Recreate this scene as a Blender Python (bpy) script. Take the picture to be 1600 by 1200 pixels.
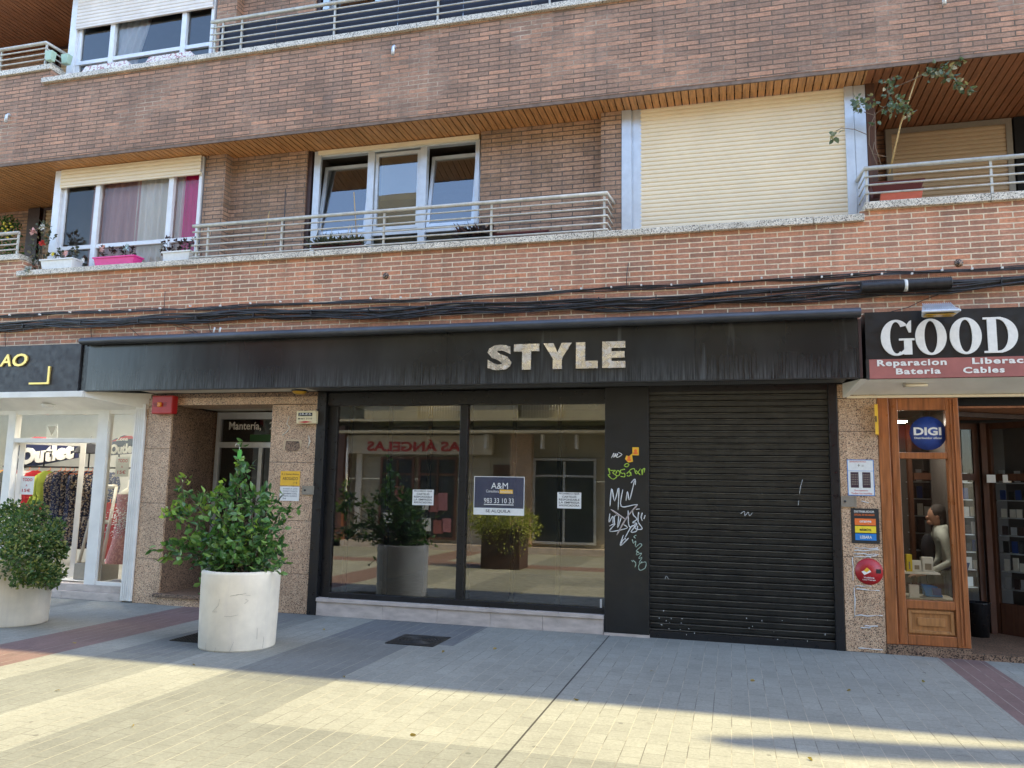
import bpy, math, random
from mathutils import Vector, Matrix
random.seed(7)
R=math.radians
for o in list(bpy.data.objects): bpy.data.objects.remove(o)
sc=bpy.context.scene; col=sc.collection
# ------------------------------------------------------------ camera
FPX=1237.36; PIT,YAW,ROL=R(7.596),R(15.494),R(1.125)
CAM=Vector((0,-9,1.57))
_f=Vector((-math.sin(YAW)*math.cos(PIT),math.cos(YAW)*math.cos(PIT),math.sin(PIT)))
_r=Vector((math.cos(YAW),math.sin(YAW),0)); _u=_r.cross(_f)
RT=_r*math.cos(ROL)+_u*math.sin(ROL); UP=_u*math.cos(ROL)-_r*math.sin(ROL)
cd=bpy.data.cameras.new('camera'); cam=bpy.data.objects.new('camera',cd); col.objects.link(cam)
m=Matrix((RT,UP,-_f)).transposed().to_4x4(); m.translation=CAM; cam.matrix_world=m
cd.sensor_width=36; cd.lens=36*FPX/1600; cd.clip_start=.05; cd.clip_end=500
sc.camera=cam
# ------------------------------------------------------------ sky, sun, exposure
SEL=R(50); SY=.250; SX=math.sqrt(1-SY*SY)
tosun=Vector((SX*math.cos(SEL),SY*math.cos(SEL),math.sin(SEL)))
w=bpy.data.worlds.new('World'); sc.world=w; w.use_nodes=True
nt=w.node_tree; bg=nt.nodes['Background']; sky=nt.nodes.new('ShaderNodeTexSky')
sky.sky_type='NISHITA'; sky.sun_disc=False; sky.sun_elevation=SEL; sky.sun_rotation=math.atan2(SX,SY)
nt.links.new(sky.outputs[0],bg.inputs[0]); bg.inputs[1].default_value=.15
sd=bpy.data.lights.new('sun','SUN'); sd.energy=2.6; sd.angle=R(.5); sd.color=(1,.83,.44)
so=bpy.data.objects.new('sun',sd); col.objects.link(so); so.location=(12,4,25)
so.rotation_euler=(-tosun).to_track_quat('-Z','Y').to_euler()
sc.view_settings.view_transform='Standard'; sc.view_settings.look='None'; sc.view_settings.gamma=1
sc.view_settings.exposure=2.27
sc.cycles.max_bounces=8; sc.cycles.diffuse_bounces=5; sc.cycles.transparent_max_bounces=16
# ------------------------------------------------------------ helpers
def ray(x,y): return RT*((x-800)/FPX)-UP*((y-600)/FPX)+_f
def W(x,y,Y=0.):          # photo point on a plane parallel to the facade -> X,Z
    d=ray(x,y); t=(Y-CAM.y)/d.y; p=CAM+d*t; return p.x,p.z
def G(x,y,z=0.):          # photo point on a level plane -> X,Y
    d=ray(x,y); t=(z-CAM.z)/d.z; p=CAM+d*t; return p.x,p.y
class MB:
    def __init__(s): s.v=[]; s.f=[]; s.sm=[]
    def quad(s,*p,smooth=False):
        n=len(s.v); s.v+= [tuple(q) for q in p]; s.f.append(tuple(range(n,n+len(p)))); s.sm.append(smooth); return s
    def box(s,x0,x1,y0,y1,z0,z1):
        n=len(s.v); s.v+=[(x,y,z) for z in(z0,z1) for y in(y0,y1) for x in(x0,x1)]
        for f in((0,2,3,1),(4,5,7,6),(0,1,5,4),(2,6,7,3),(0,4,6,2),(1,3,7,5)): s.f.append(tuple(n+i for i in f)); s.sm.append(False)
        return s
    def hexa(s,b,t):  # bottom 4 points, top 4 points (ccw seen from above)
        n=len(s.v); s.v+=[tuple(p) for p in b+t]
        for f in((3,2,1,0),(4,5,6,7),(0,1,5,4),(1,2,6,5),(2,3,7,6),(3,0,4,7)): s.f.append(tuple(n+i for i in f)); s.sm.append(False)
        return s
    def tube(s,pts,r,k=8,r1=None,cap=True):
        pts=[Vector(p) for p in pts]; N=len(pts); n0=len(s.v); prev=None
        for i,p in enumerate(pts):
            d=(pts[min(i+1,N-1)]-pts[max(i-1,0)]).normalized()
            a=prev if prev is not None else (Vector((0,0,1)) if abs(d.z)<.9 else Vector((1,0,0)))
            a=(a-d*a.dot(d)).normalized(); prev=a; b=d.cross(a)
            rr=(r if r1 is None else r+(r1-r)*i/max(1,N-1)) if not isinstance(r,(list,tuple)) else r[i]
            for j in range(k):
                t=2*math.pi*j/k; q=p+(a*math.cos(t)+b*math.sin(t))*rr; s.v.append(tuple(q))
        for i in range(N-1):
            for j in range(k):
                j2=(j+1)%k; s.f.append((n0+i*k+j,n0+i*k+j2,n0+(i+1)*k+j2,n0+(i+1)*k+j)); s.sm.append(True)
        if cap:
            s.f.append(tuple(n0+j for j in range(k))[::-1]); s.sm.append(False)
            s.f.append(tuple(n0+(N-1)*k+j for j in range(k))); s.sm.append(False)
        return s
    def lathe(s,c,prof,k=40,ax='z'):
        n0=len(s.v); N=len(prof)
        for (r,h) in prof:
            for j in range(k):
                t=2*math.pi*j/k; a,b=r*math.cos(t),r*math.sin(t)
                s.v.append((c[0]+a,c[1]+b,c[2]+h) if ax=='z' else (c[0]+a,c[1]+h,c[2]+b))
        for i in range(N-1):
            for j in range(k):
                j2=(j+1)%k; q=(n0+i*k+j,n0+i*k+j2,n0+(i+1)*k+j2,n0+(i+1)*k+j); s.f.append(q if ax=='z' else q[::-1]); s.sm.append(True)
        return s
    def prof(s,x0,x1,pts,smooth=False):   # strip of (y,z) profile extruded along x
        n=len(s.v)
        for (y,z) in pts: s.v+=[(x0,y,z),(x1,y,z)]
        for i in range(len(pts)-1): s.f.append((n+2*i,n+2*i+1,n+2*i+3,n+2*i+2)); s.sm.append(smooth)
        return s
    def plate(s,pts,y0,y1):   # polygon in XZ given ccw as seen from the street, thickness y0(front)..y1
        n=len(s.v); k=len(pts)
        s.v+=[(x,y0,z) for x,z in pts]+[(x,y1,z) for x,z in pts]
        s.f.append(tuple(n+i for i in range(k))); s.sm.append(False)
        s.f.append(tuple(n+k+i for i in range(k))[::-1]); s.sm.append(False)
        for i in range(k):
            j=(i+1)%k; s.f.append((n+i,n+k+i,n+k+j,n+j)); s.sm.append(False)
        return s
    def build(s,name,mt,parent=None,bevel=0,sub=0):
        off=Vector((0,0,0))
        q=parent
        while q is not None: off+=q.location; q=q.parent
        me=bpy.data.meshes.new(name); me.from_pydata([tuple(Vector(p)-off) for p in s.v],[],s.f); me.update()
        me.polygons.foreach_set('use_smooth',s.sm)
        o=bpy.data.objects.new(name,me); col.objects.link(o)
        if mt: me.materials.append(mt)
        if parent is not None: o.parent=parent
        if bevel:
            b=o.modifiers.new('b','BEVEL'); b.width=bevel; b.segments=2; b.limit_method='ANGLE'; b.angle_limit=R(40)
        if sub:
            b=o.modifiers.new('s','SUBSURF'); b.levels=sub; b.render_levels=sub
        return o
def tag(o,label=None,cat=None,group=None,kind=None):
    if label: o['label']=label
    if cat: o['category']=cat
    if group: o['group']=group
    if kind: o['kind']=kind
    return o
def thing(name,label,cat,loc=(0,0,0),group=None):
    o=bpy.data.objects.new(name,None); col.objects.link(o); o.location=loc; o.empty_display_size=.1
    return tag(o,label,cat,group)
def box(name,mt,parent,*a,bevel=0): return MB().box(*a).build(name,mt,parent,bevel)
_fc={}
def glyphs(s,bold=0,shear=0,space=1.0):
    k=(s,bold,shear,space)
    if k in _fc: return _fc[k]
    c=bpy.data.curves.new('t','FONT'); c.body=s; c.offset=bold; c.shear=shear; c.space_character=space; c.resolution_u=3
    o=bpy.data.objects.new('t',c); col.objects.link(o); dg=bpy.context.evaluated_depsgraph_get()
    me=bpy.data.meshes.new_from_object(o.evaluated_get(dg)); 
    v=[(p.co.x,p.co.y) for p in me.vertices]; f=[tuple(p.vertices) for p in me.polygons]
    bpy.data.objects.remove(o); bpy.data.meshes.remove(me); bpy.data.curves.remove(c)
    x0=min(a for a,b in v);x1=max(a for a,b in v);y0=min(b for a,b in v);y1=max(b for a,b in v)
    _fc[k]=([((a-x0)/(x1-x0),(b-y0)/(y1-y0)) for a,b in v],f,(x1-x0)/(y1-y0)); return _fc[k]
def text(mb,s,x0,z0,x1,z1,y,dep=.001,bold=0,shear=0,mirror=False,space=1.0,skew=0):
    v,f,ar=glyphs(s,bold,shear,space); n=len(mb.v); k=len(v)
    if z1 is None: z1=z0+(x1-x0)/ar
    if x1 is None: x1=x0+(z1-z0)*ar
    for a,b in v:
        u=1-a if mirror else a
        mb.v.append((x0+(x1-x0)*u,y,z0+(z1-z0)*b+skew*(x1-x0)*u))
    for q in f: mb.f.append(tuple(n+i for i in q)); mb.sm.append(False)
    if dep>.0015:
        from collections import Counter
        e=Counter()
        for q in f:
            for i in range(len(q)): e[(q[i],q[(i+1)%len(q)])]+=1
        m2=len(mb.v); mb.v+=[(p[0],y+dep,p[2]) for p in mb.v[n:n+k]]
        for (a,b) in list(e):
            if (b,a) not in e: mb.f.append((n+a,m2+a,m2+b,n+b)); mb.sm.append(False)
    return mb
# ------------------------------------------------------------ materials
def newmat(name):
    mt=bpy.data.materials.new(name); mt.use_nodes=True; return mt,mt.node_tree,mt.node_tree.nodes['Principled BSDF']
def N(nt,t,**k):
    n=nt.nodes.new(t)
    for a,b in k.items(): setattr(n,a,b)
    return n
def ramp(nt,fac,stops,interp='LINEAR'):
    r=N(nt,'ShaderNodeValToRGB'); r.color_ramp.interpolation=interp
    e=r.color_ramp.elements
    while len(e)<len(stops): e.new(.5)
    for i,(p,c) in enumerate(stops): e[i].position=p; e[i].color=(*c,1) if not isinstance(c,(int,float)) else (c,c,c,1)
    nt.links.new(fac,r.inputs[0]); return r.outputs[0]
def mix(nt,fac,a,b,mode='MIX'):
    n=N(nt,'ShaderNodeMix',data_type='RGBA',blend_type=mode)
    for i,v in ((0,fac),(6,a),(7,b)):
        if hasattr(v,'links') or isinstance(v,bpy.types.NodeSocket): nt.links.new(v,n.inputs[i])
        elif i==0: n.inputs[0].default_value=v
        else: n.inputs[i].default_value=(*v,1)
    return n.outputs[2]
def wpos(nt): return N(nt,'ShaderNodeNewGeometry').outputs['Position']
def noise(nt,vec,scale,detail=4,rough=.55,dist=0):
    n=N(nt,'ShaderNodeTexNoise'); n.inputs['Scale'].default_value=scale; n.inputs['Detail'].default_value=detail
    n.inputs['Roughness'].default_value=rough; n.inputs['Distortion'].default_value=dist; nt.links.new(vec,n.inputs['Vector']); return n.outputs['Fac']
def scl(nt,vec,s):
    n=N(nt,'ShaderNodeVectorMath',operation='MULTIPLY'); nt.links.new(vec,n.inputs[0]); n.inputs[1].default_value=s; return n.outputs[0]
def mth(nt,op,a,b=0.,c=None):
    n=N(nt,'ShaderNodeMath',operation=op)
    for i,v in enumerate((a,b) if c is None else (a,b,c)):
        if isinstance(v,bpy.types.NodeSocket): nt.links.new(v,n.inputs[i])
        else: n.inputs[i].default_value=v
    return n.outputs[0]
def bump(nt,b,h,st=.3,d=.01):
    n=N(nt,'ShaderNodeBump'); n.inputs['Strength'].default_value=st; n.inputs['Distance'].default_value=d
    nt.links.new(h,n.inputs['Height']); nt.links.new(n.outputs[0],b.inputs['Normal'])
def mk(name,c,rough=.6,metal=0.,var=.15,vs=6,stretch=(1,1,1),bmp=.1,dirt=None,spec=.5,fine=60):
    mt,nt,b=newmat(name); p=scl(nt,wpos(nt),stretch); n=noise(nt,p,vs,6)
    lo=tuple(x*(1-var) for x in c); hi=tuple(min(1,x*(1+var)) for x in c)
    o=ramp(nt,n,[(.3,lo),(.7,hi)])
    if dirt:
        n2=noise(nt,scl(nt,wpos(nt),(9,9,.9)),1.6,7,.7); k=ramp(nt,n2,[(.5,0.),(.75,1.)]); o=mix(nt,mth(nt,'MULTIPLY',k,.55),o,dirt)
    nt.links.new(o,b.inputs['Base Color']); b.inputs['Roughness'].default_value=rough; b.inputs['Metallic'].default_value=metal
    b.inputs['Specular IOR Level'].default_value=spec
    r=ramp(nt,noise(nt,wpos(nt),vs*3,4),[(.3,max(0,rough-.1)),(.7,min(1,rough+.12))]); nt.links.new(r,b.inputs['Roughness'])
    if bmp: bump(nt,b,noise(nt,wpos(nt),fine,4),bmp,.004)
    return mt
def flat(name,c,rough=.5,metal=0.,emit=0):
    mt,nt,b=newmat(name); b.inputs['Base Color'].default_value=(*c,1); b.inputs['Roughness'].default_value=rough; b.inputs['Metallic'].default_value=metal
    n=noise(nt,wpos(nt),25,3); nt.links.new(ramp(nt,n,[(.3,tuple(x*.93 for x in c)),(.7,tuple(min(1,x*1.05) for x in c))]),b.inputs['Base Color'])
    if emit: b.inputs['Emission Color'].default_value=(*c,1); b.inputs['Emission Strength'].default_value=emit
    return mt
def brickmat(name,c1,c2,c3,mo1,mo2,mlo,mhi,patchscale=.7):
    mt,nt,b=newmat(name); p=wpos(nt); s=N(nt,'ShaderNodeSeparateXYZ'); nt.links.new(p,s.inputs[0])
    u=mth(nt,'ADD',s.outputs[0],s.outputs[1]); cb=N(nt,'ShaderNodeCombineXYZ'); nt.links.new(u,cb.inputs[0]); nt.links.new(mth(nt,'ADD',s.outputs[2],.0),cb.inputs[1])
    # hand-laid wobble
    wob=N(nt,'ShaderNodeTexNoise'); wob.inputs['Scale'].default_value=9; wob.inputs['Detail'].default_value=2; nt.links.new(p,wob.inputs['Vector'])
    off=N(nt,'ShaderNodeVectorMath',operation='MULTIPLY_ADD'); nt.links.new(wob.outputs['Color'],off.inputs[0]); off.inputs[1].default_value=(.012,.006,0); nt.links.new(cb.outputs[0],off.inputs[2])
    bt=N(nt,'ShaderNodeTexBrick'); nt.links.new(off.outputs[0],bt.inputs['Vector'])
    bt.offset=.5; bt.inputs['Scale'].default_value=1; bt.inputs['Brick Width'].default_value=.274; bt.inputs['Row Height'].default_value=.0605
    bt.inputs['Mortar Size'].default_value=.0075; bt.inputs['Mortar Smooth'].default_value=.25; bt.inputs['Bias'].default_value=0
    bt.inputs['Color1'].default_value=(0,0,0,1); bt.inputs['Color2'].default_value=(1,1,1,1); bt.inputs['Mortar'].default_value=(.5,.5,.5,1)
    base=ramp(nt,bt.outputs['Color'],[(0,c1),(.16,tuple((a+d)/2 for a,d in zip(c1,c2))),(.5,c2),(.85,tuple((a+d)/2 for a,d in zip(c2,c3))),(1,c3)])
    base=mix(nt,.8,base,ramp(nt,noise(nt,p,38,4,.7),[(.25,.68),(.5,1.),(.78,1.32)]),'MULTIPLY')
    n1=noise(nt,scl(nt,p,(14,14,60)),1,5,.7); base=mix(nt,.75,base,ramp(nt,n1,[(.25,.55),(.5,1.),(.75,1.35)]),'MULTIPLY')
    n2=noise(nt,p,patchscale,5,.6,.4)
    soil=ramp(nt,n2,[(.35,(.82,.80,.80)),(.65,(1.12,1.08,1.06))]); base=mix(nt,1.,base,soil,'MULTIPLY')
    gr=ramp(nt,noise(nt,p,2.3,6,.7),[(.52,0.),(.7,1.)]); base=mix(nt,mth(nt,'MULTIPLY',gr,.45),base,(.16,.135,.12))
    mor=mix(nt,ramp(nt,noise(nt,p,.9,5,.6,.5),[(mlo,0.),(mhi,1.)]),mo1,mo2)
    mor=mix(nt,.7,mor,ramp(nt,noise(nt,p,30,4),[(.3,.7),(.7,1.15)]),'MULTIPLY')
    o=mix(nt,bt.outputs['Fac'],base,mor); 
    rn=ramp(nt,noise(nt,scl(nt,p,(7,7,.5)),1,6,.7),[(.35,.80),(.6,1.05)]); o=mix(nt,.8,o,rn,'MULTIPLY')
    nt.links.new(o,b.inputs['Base Color']); b.inputs['Roughness'].default_value=.88
    h=mth(nt,'ADD',mth(nt,'MULTIPLY',bt.outputs['Fac'],-1.),mth(nt,'MULTIPLY',n1,.5)); bump(nt,b,h,.8,.011); return mt
def granite(name,a,b_,c,scale=95,edge=(.35,.5,.62)):
    mt,nt,b=newmat(name); p=wpos(nt)
    v=N(nt,'ShaderNodeTexVoronoi'); v.inputs['Scale'].default_value=scale; nt.links.new(p,v.inputs['Vector'])
    s=N(nt,'ShaderNodeSeparateColor'); nt.links.new(v.outputs['Color'],s.inputs[0])
    o=ramp(nt,s.outputs[0],[(0,a),(edge[0],b_),(edge[1],b_),(edge[2],c),(1,tuple(min(1,x*1.25) for x in c))],'CONSTANT')
    o=mix(nt,.8,o,ramp(nt,noise(nt,p,scale*1.1,3),[(.3,.6),(.7,1.3)]),'MULTIPLY')
    o=mix(nt,1.,o,ramp(nt,noise(nt,scl(nt,p,(2,2,1)),1.5,5,.65),[(.3,.72),(.7,1.1)]),'MULTIPLY')
    nt.links.new(o,b.inputs['Base Color']); b.inputs['Roughness'].default_value=.45; bump(nt,b,noise(nt,p,120,2),.05,.002); return mt
def glassmat(name,tint=(.8,.85,.8),ior=1.55,rough=0.,dust=.03,boost=1.):
    mt,nt,b=newmat(name); nt.nodes.remove(b); out=nt.nodes['Material Output']
    tr=N(nt,'ShaderNodeBsdfTransparent'); tr.inputs[0].default_value=(*tint,1)
    gl=N(nt,'ShaderNodeBsdfGlossy'); gl.inputs['Roughness'].default_value=rough; gl.inputs['Color'].default_value=(1,1,1,1)
    fr=N(nt,'ShaderNodeFresnel'); fr.inputs[0].default_value=ior
    bp=N(nt,'ShaderNodeBump'); bp.inputs['Strength'].default_value=.02; bp.inputs['Distance'].default_value=.02
    nt.links.new(noise(nt,wpos(nt),1.3,2),bp.inputs['Height']); nt.links.new(bp.outputs[0],gl.inputs['Normal'])
    mx=N(nt,'ShaderNodeMixShader'); nt.links.new(mth(nt,'MULTIPLY',fr.outputs[0],boost),mx.inputs[0]); nt.links.new(tr.outputs[0],mx.inputs[1]); nt.links.new(gl.outputs[0],mx.inputs[2])
    df=N(nt,'ShaderNodeBsdfDiffuse'); df.inputs[0].default_value=(.5,.5,.47,1)
    m2=N(nt,'ShaderNodeMixShader'); nt.links.new(ramp(nt,noise(nt,wpos(nt),4,6,.7),[(.4,dust*.3),(.75,dust*1.6)]),m2.inputs[0]); nt.links.new(mx.outputs[0],m2.inputs[1]); nt.links.new(df.outputs[0],m2.inputs[2])
    nt.links.new(m2.outputs[0],out.inputs[0]); return mt
def leafmat(name,lo,mid,hi,rough=.4,trans=.25):
    mt,nt,b=newmat(name); g=N(nt,'ShaderNodeNewGeometry'); r=g.outputs['Random Per Island']
    o=ramp(nt,r,[(0,lo),(.6,mid),(1,hi)]); nt.links.new(o,b.inputs['Base Color']); b.inputs['Roughness'].default_value=rough
    tl=N(nt,'ShaderNodeBsdfTranslucent'); nt.links.new(mix(nt,1.,o,(1.3,1.5,.6),'MULTIPLY'),tl.inputs[0]); mx=N(nt,'ShaderNodeMixShader'); mx.inputs[0].default_value=trans
    nt.links.new(b.outputs[0],mx.inputs[1]); nt.links.new(tl.outputs[0],mx.inputs[2]); nt.links.new(mx.outputs[0],nt.nodes['Material Output'].inputs[0]); return mt
def cloth(name,cols,scale=30):
    mt,nt,b=newmat(name); v=N(nt,'ShaderNodeTexVoronoi'); v.inputs['Scale'].default_value=scale; nt.links.new(wpos(nt),v.inputs['Vector'])
    s=N(nt,'ShaderNodeSeparateColor'); nt.links.new(v.outputs['Color'],s.inputs[0])
    nt.links.new(ramp(nt,s.outputs[0],[(i/len(cols),c) for i,c in enumerate(cols)],'CONSTANT'),b.inputs['Base Color']); b.inputs['Roughness'].default_value=.9; return mt
ORD=['1st','2nd','3rd']+['%dth'%i for i in range(4,21)]+['21st','22nd','23rd']+['%dth'%i for i in range(24,31)]+['31st','32nd','33rd']+['%dth'%i for i in range(34,60)]
M={}
M['brick_lo']=brickmat('brick_lower',(.34,.18,.115),(.49,.24,.15),(.62,.275,.15),(.84,.68,.48),(.52,.35,.23),.56,.70)
M['brick_up']=brickmat('brick_upper',(.31,.195,.135),(.42,.255,.17),(.56,.305,.19),(.17,.125,.09),(.58,.44,.32),.50,.64)
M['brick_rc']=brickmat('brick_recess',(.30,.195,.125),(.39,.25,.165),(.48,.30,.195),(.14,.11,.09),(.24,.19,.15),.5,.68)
M['granite']=granite('speckled_granite',(.09,.06,.04),(.52,.325,.20),(.68,.49,.32),135,(.18,.4,.62))
M['granite_d']=granite('dark_granite',(.03,.018,.012),(.21,.125,.078),(.30,.19,.12),105,(.3,.5,.6))
M['sill']=granite('sill_stone',(.20,.18,.15),(.66,.60,.49),(.80,.74,.62),110,(.2,.4,.6))
M['marble']=mk('marble_step',(.5,.43,.38),.35,0,.2,5,(1,1,3),.05)
M['blk']=mk('black_panel',(.010,.0105,.011),.38,0,.25,5,bmp=.05)
M['blk2']=mk('black_frame',(.008,.0085,.010),.35,0,.2,8,bmp=.03)
M['dkmet']=mk('dark_shutter_metal',(.030,.029,.026),.42,.3,.3,7,bmp=.05,dirt=(.06,.055,.05))
M['alu']=mk('aluminium',(.62,.66,.70),.38,.55,.08,9,bmp=.03)
M['aluw']=mk('white_aluminium',(.75,.76,.77),.4,.1,.06,9,bmp=.03)
M['rail']=mk('rail_paint',(.55,.53,.47),.45,.2,.14,14,bmp=.08,dirt=(.3,.25,.18))
M['white']=mk('white_paint',(.78,.76,.70),.5,0,.08,4,bmp=.05)
M['cream']=mk('cream_blind',(.82,.70,.50),.5,0,.05,2,bmp=.04)
M['creamd']=mk('tan_blind',(.50,.37,.23),.5,0,.06,4,bmp=.04)
M['whblind']=mk('white_blind',(.76,.70,.64),.5,0,.08,4,bmp=.04)
M['taupe']=mk('taupe_mortar',(.20,.14,.105),.8,0,.3,9)
M['dwood']=mk('dark_shop_wood',(.085,.032,.014),.65,0,.3,3,(14,14,1))
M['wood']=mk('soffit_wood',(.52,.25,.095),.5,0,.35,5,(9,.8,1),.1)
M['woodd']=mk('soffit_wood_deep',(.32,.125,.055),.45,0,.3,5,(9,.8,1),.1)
M['dark']=flat('dark_void',(.008,.007,.007),.9)
M['frame_wood']=mk('shopfront_wood',(.31,.105,.032),.35,0,.4,3,(14,14,1),.15,fine=30)
M['frame_wood2']=mk('shopfront_panel_wood',(.38,.17,.055),.4,0,.3,3,(12,12,1.5),.1)
M['brownd']=mk('brown_metal',(.045,.02,.016),.5,0,.2,6)
M['pot']=mk('planter_concrete',(.74,.68,.56),.75,0,.10,5,bmp=.25,dirt=(.62,.57,.50),fine=25)
M['soil']=mk('soil',(.05,.035,.025),.95,0,.4,30,bmp=.8)
M['leaf1']=leafmat('shrub_leaf',(.028,.08,.025),(.08,.19,.05),(.23,.36,.09),.35)
M['leaf2']=leafmat('bush_leaf',(.022,.065,.017),(.075,.15,.038),(.32,.32,.10),.5)
M['leaf3']=leafmat('vine_leaf',(.08,.12,.08),(.15,.20,.12),(.42,.33,.18),.5)
M['leafp']=leafmat('dark_flower_leaf',(.02,.012,.014),(.05,.028,.03),(.15,.06,.06),.5)
M['leafg']=leafmat('dull_succulent',(.03,.045,.03),(.09,.10,.06),(.22,.16,.09),.5)
M['leafy']=leafmat('lit_lime_leaf',(.10,.19,.03),(.24,.36,.06),(.42,.50,.12),.4,.35)  # lime colour stands for sunlight on the leaves
M['bark']=mk('bark',(.10,.07,.045),.85,0,.3,20,bmp=.5)
M['cane']=mk('cane',(.50,.33,.13),.6,0,.2,30)
M['twig']=mk('twig',(.20,.14,.09),.8,0,.2,30)
M['cable']=mk('black_cable',(.032,.032,.034),.45,0,.4,20,bmp=.1)
M['clip']=flat('white_clip',(.7,.7,.66),.5)
M['glass']=glassmat('shop_glass',(.76,.82,.60),2.7,0,.012)
M['glassw']=glassmat('window_glass',(.94,.95,.95),1.45,0,.01); M['glassu']=glassmat('upper_window_glass',(.85,.88,.92),1.9,0,.01); M['glasst']=glassmat('tilted_window_glass',(.6,.62,.66),2.6,0,.02); M['glassd']=glassmat('door_glass',(.35,.36,.36),1.7,0,.02)
M['glassb']=glassmat('phone_shop_glass',(.95,.96,.95),1.45,0,.004)
M['navy']=flat('navy',(.015,.02,.07),.5); M['redp']=flat('red_print',(.5,.02,.03),.5)
M['redbox']=flat('red_alarm_plastic',(.42,.015,.018),.35); M['orange']=flat('orange_lens',(.75,.22,.01),.25)
M['paper']=flat('white_paper',(.74,.74,.70),.6); M['ink']=flat('black_ink',(.02,.02,.02),.6)
M['gold']=flat('gold_letter',(.72,.52,.16),.35,.6); M['yellow']=flat('yellow_sign',(.80,.45,.03),.5)
M['ylens']=flat('amber_lens',(.5,.28,.02),.3); M['yellow2']=flat('yellow_print',(.85,.65,.03),.5)
M['blue']=flat('blue_print',(.02,.20,.55),.5); M['orangep']=flat('orange_print',(.80,.17,.03),.5)
M['digi']=flat('round_blue_print',(.02,.055,.25),.35); M['pink']=flat('magenta_plastic',(.78,.05,.28),.4)
M['wpl']=flat('white_plastic',(.76,.76,.73),.4); M['terra']=flat('terracotta_plastic',(.62,.13,.055),.5); M['terrad']=flat('dark_red_plastic',(.11,.016,.012),.5)
M['mint']=flat('mint_plastic',(.42,.58,.45),.5); M['wlet']=flat('white_letter',(.80,.78,.72),.5); M['marks']=flat('chalk_paint',(.62,.62,.60),.7)
M['gmark']=flat('green_marker',(.33,.48,.05),.6); M['gmark2']=flat('grey_green_marker',(.30,.38,.30),.6); M['pmark']=flat('pale_brown_marker',(.42,.35,.32),.6)
M['curt_w']=mk('sheer_curtain',(.88,.85,.78),.8,0,.06,3,(10,10,1)); M['curt_m']=mk('magenta_curtain',(.80,.02,.26),.8,0,.1,3,(10,10,1))
M['curt_p']=mk('rose_curtain',(.58,.36,.33),.8,0,.08,3,(10,10,1)); M['room']=mk('interior_wall',(.22,.215,.15),.8,0,.06,2); M['roomfloor']=mk('interior_floor',(.16,.14,.11),.5,0,.1,3)
M['roomdark']=mk('dark_interior_wall',(.10,.085,.075),.8,0,.1,2); M['beige']=mk('beige_ceiling',(.60,.55,.45),.7,0,.05,2)
M['green']=flat('green_band',(.015,.09,.02),.5); M['grey']=flat('grey_plate',(.28,.25,.20),.4,.2); M['iron']=mk('cast_iron',(.03,.028,.026),.55,.5,.3,30,bmp=.5)
M['skin']=flat('skin',(.50,.28,.19),.5); M['hair']=flat('dark_grey_hair',(.06,.05,.045),.8); M['shirt']=flat('pale_shirt',(.62,.66,.60),.8); M['trouser']=flat('blue_trousers',(.10,.12,.18),.8)
M['pinkcl']=cloth('pink_fabric',[(.45,.18,.18),(.55,.25,.25),(.38,.15,.17)],60); M['gcloth']=flat('olive_fabric',(.16,.18,.12),.9)
def fasciamat():
    mt,nt,b=newmat('weathered_painted_sheen_fascia'); p=wpos(nt); s=N(nt,'ShaderNodeSeparateXYZ'); nt.links.new(p,s.inputs[0])
    st=noise(nt,scl(nt,p,(55,55,2.2)),1,5,.75); low=N(nt,'ShaderNodeMapRange'); nt.links.new(s.outputs[2],low.inputs[0])
    low.inputs[1].default_value=3.08; low.inputs[2].default_value=2.76; low.inputs[3].default_value=0; low.inputs[4].default_value=1
    k=mth(nt,'MULTIPLY',ramp(nt,st,[(.42,0.),(.75,1.)]),mth(nt,'POWER',low.outputs[0],1.3))
    st2=ramp(nt,noise(nt,scl(nt,p,(5.5,5.5,.5)),1,3,.5),[(.66,0.),(.74,1.)]); k=mth(nt,'MAXIMUM',mth(nt,'MULTIPLY',k,.5),mth(nt,'MULTIPLY',st2,.30))  # st2 paints glossy reflection streaks in pale grey
    base=ramp(nt,noise(nt,scl(nt,p,(1.2,1.2,.5)),1,4),[(.35,(.006,.007,.009)),(.7,(.030,.032,.033))])
    o=mix(nt,k,base,(.22,.24,.25)); nt.links.new(o,b.inputs['Base Color']); b.inputs['Roughness'].default_value=.24
    bump(nt,b,noise(nt,scl(nt,p,(3,3,.8)),1.2,3),.14,.02); return mt
M['fascia']=fasciamat()
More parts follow.
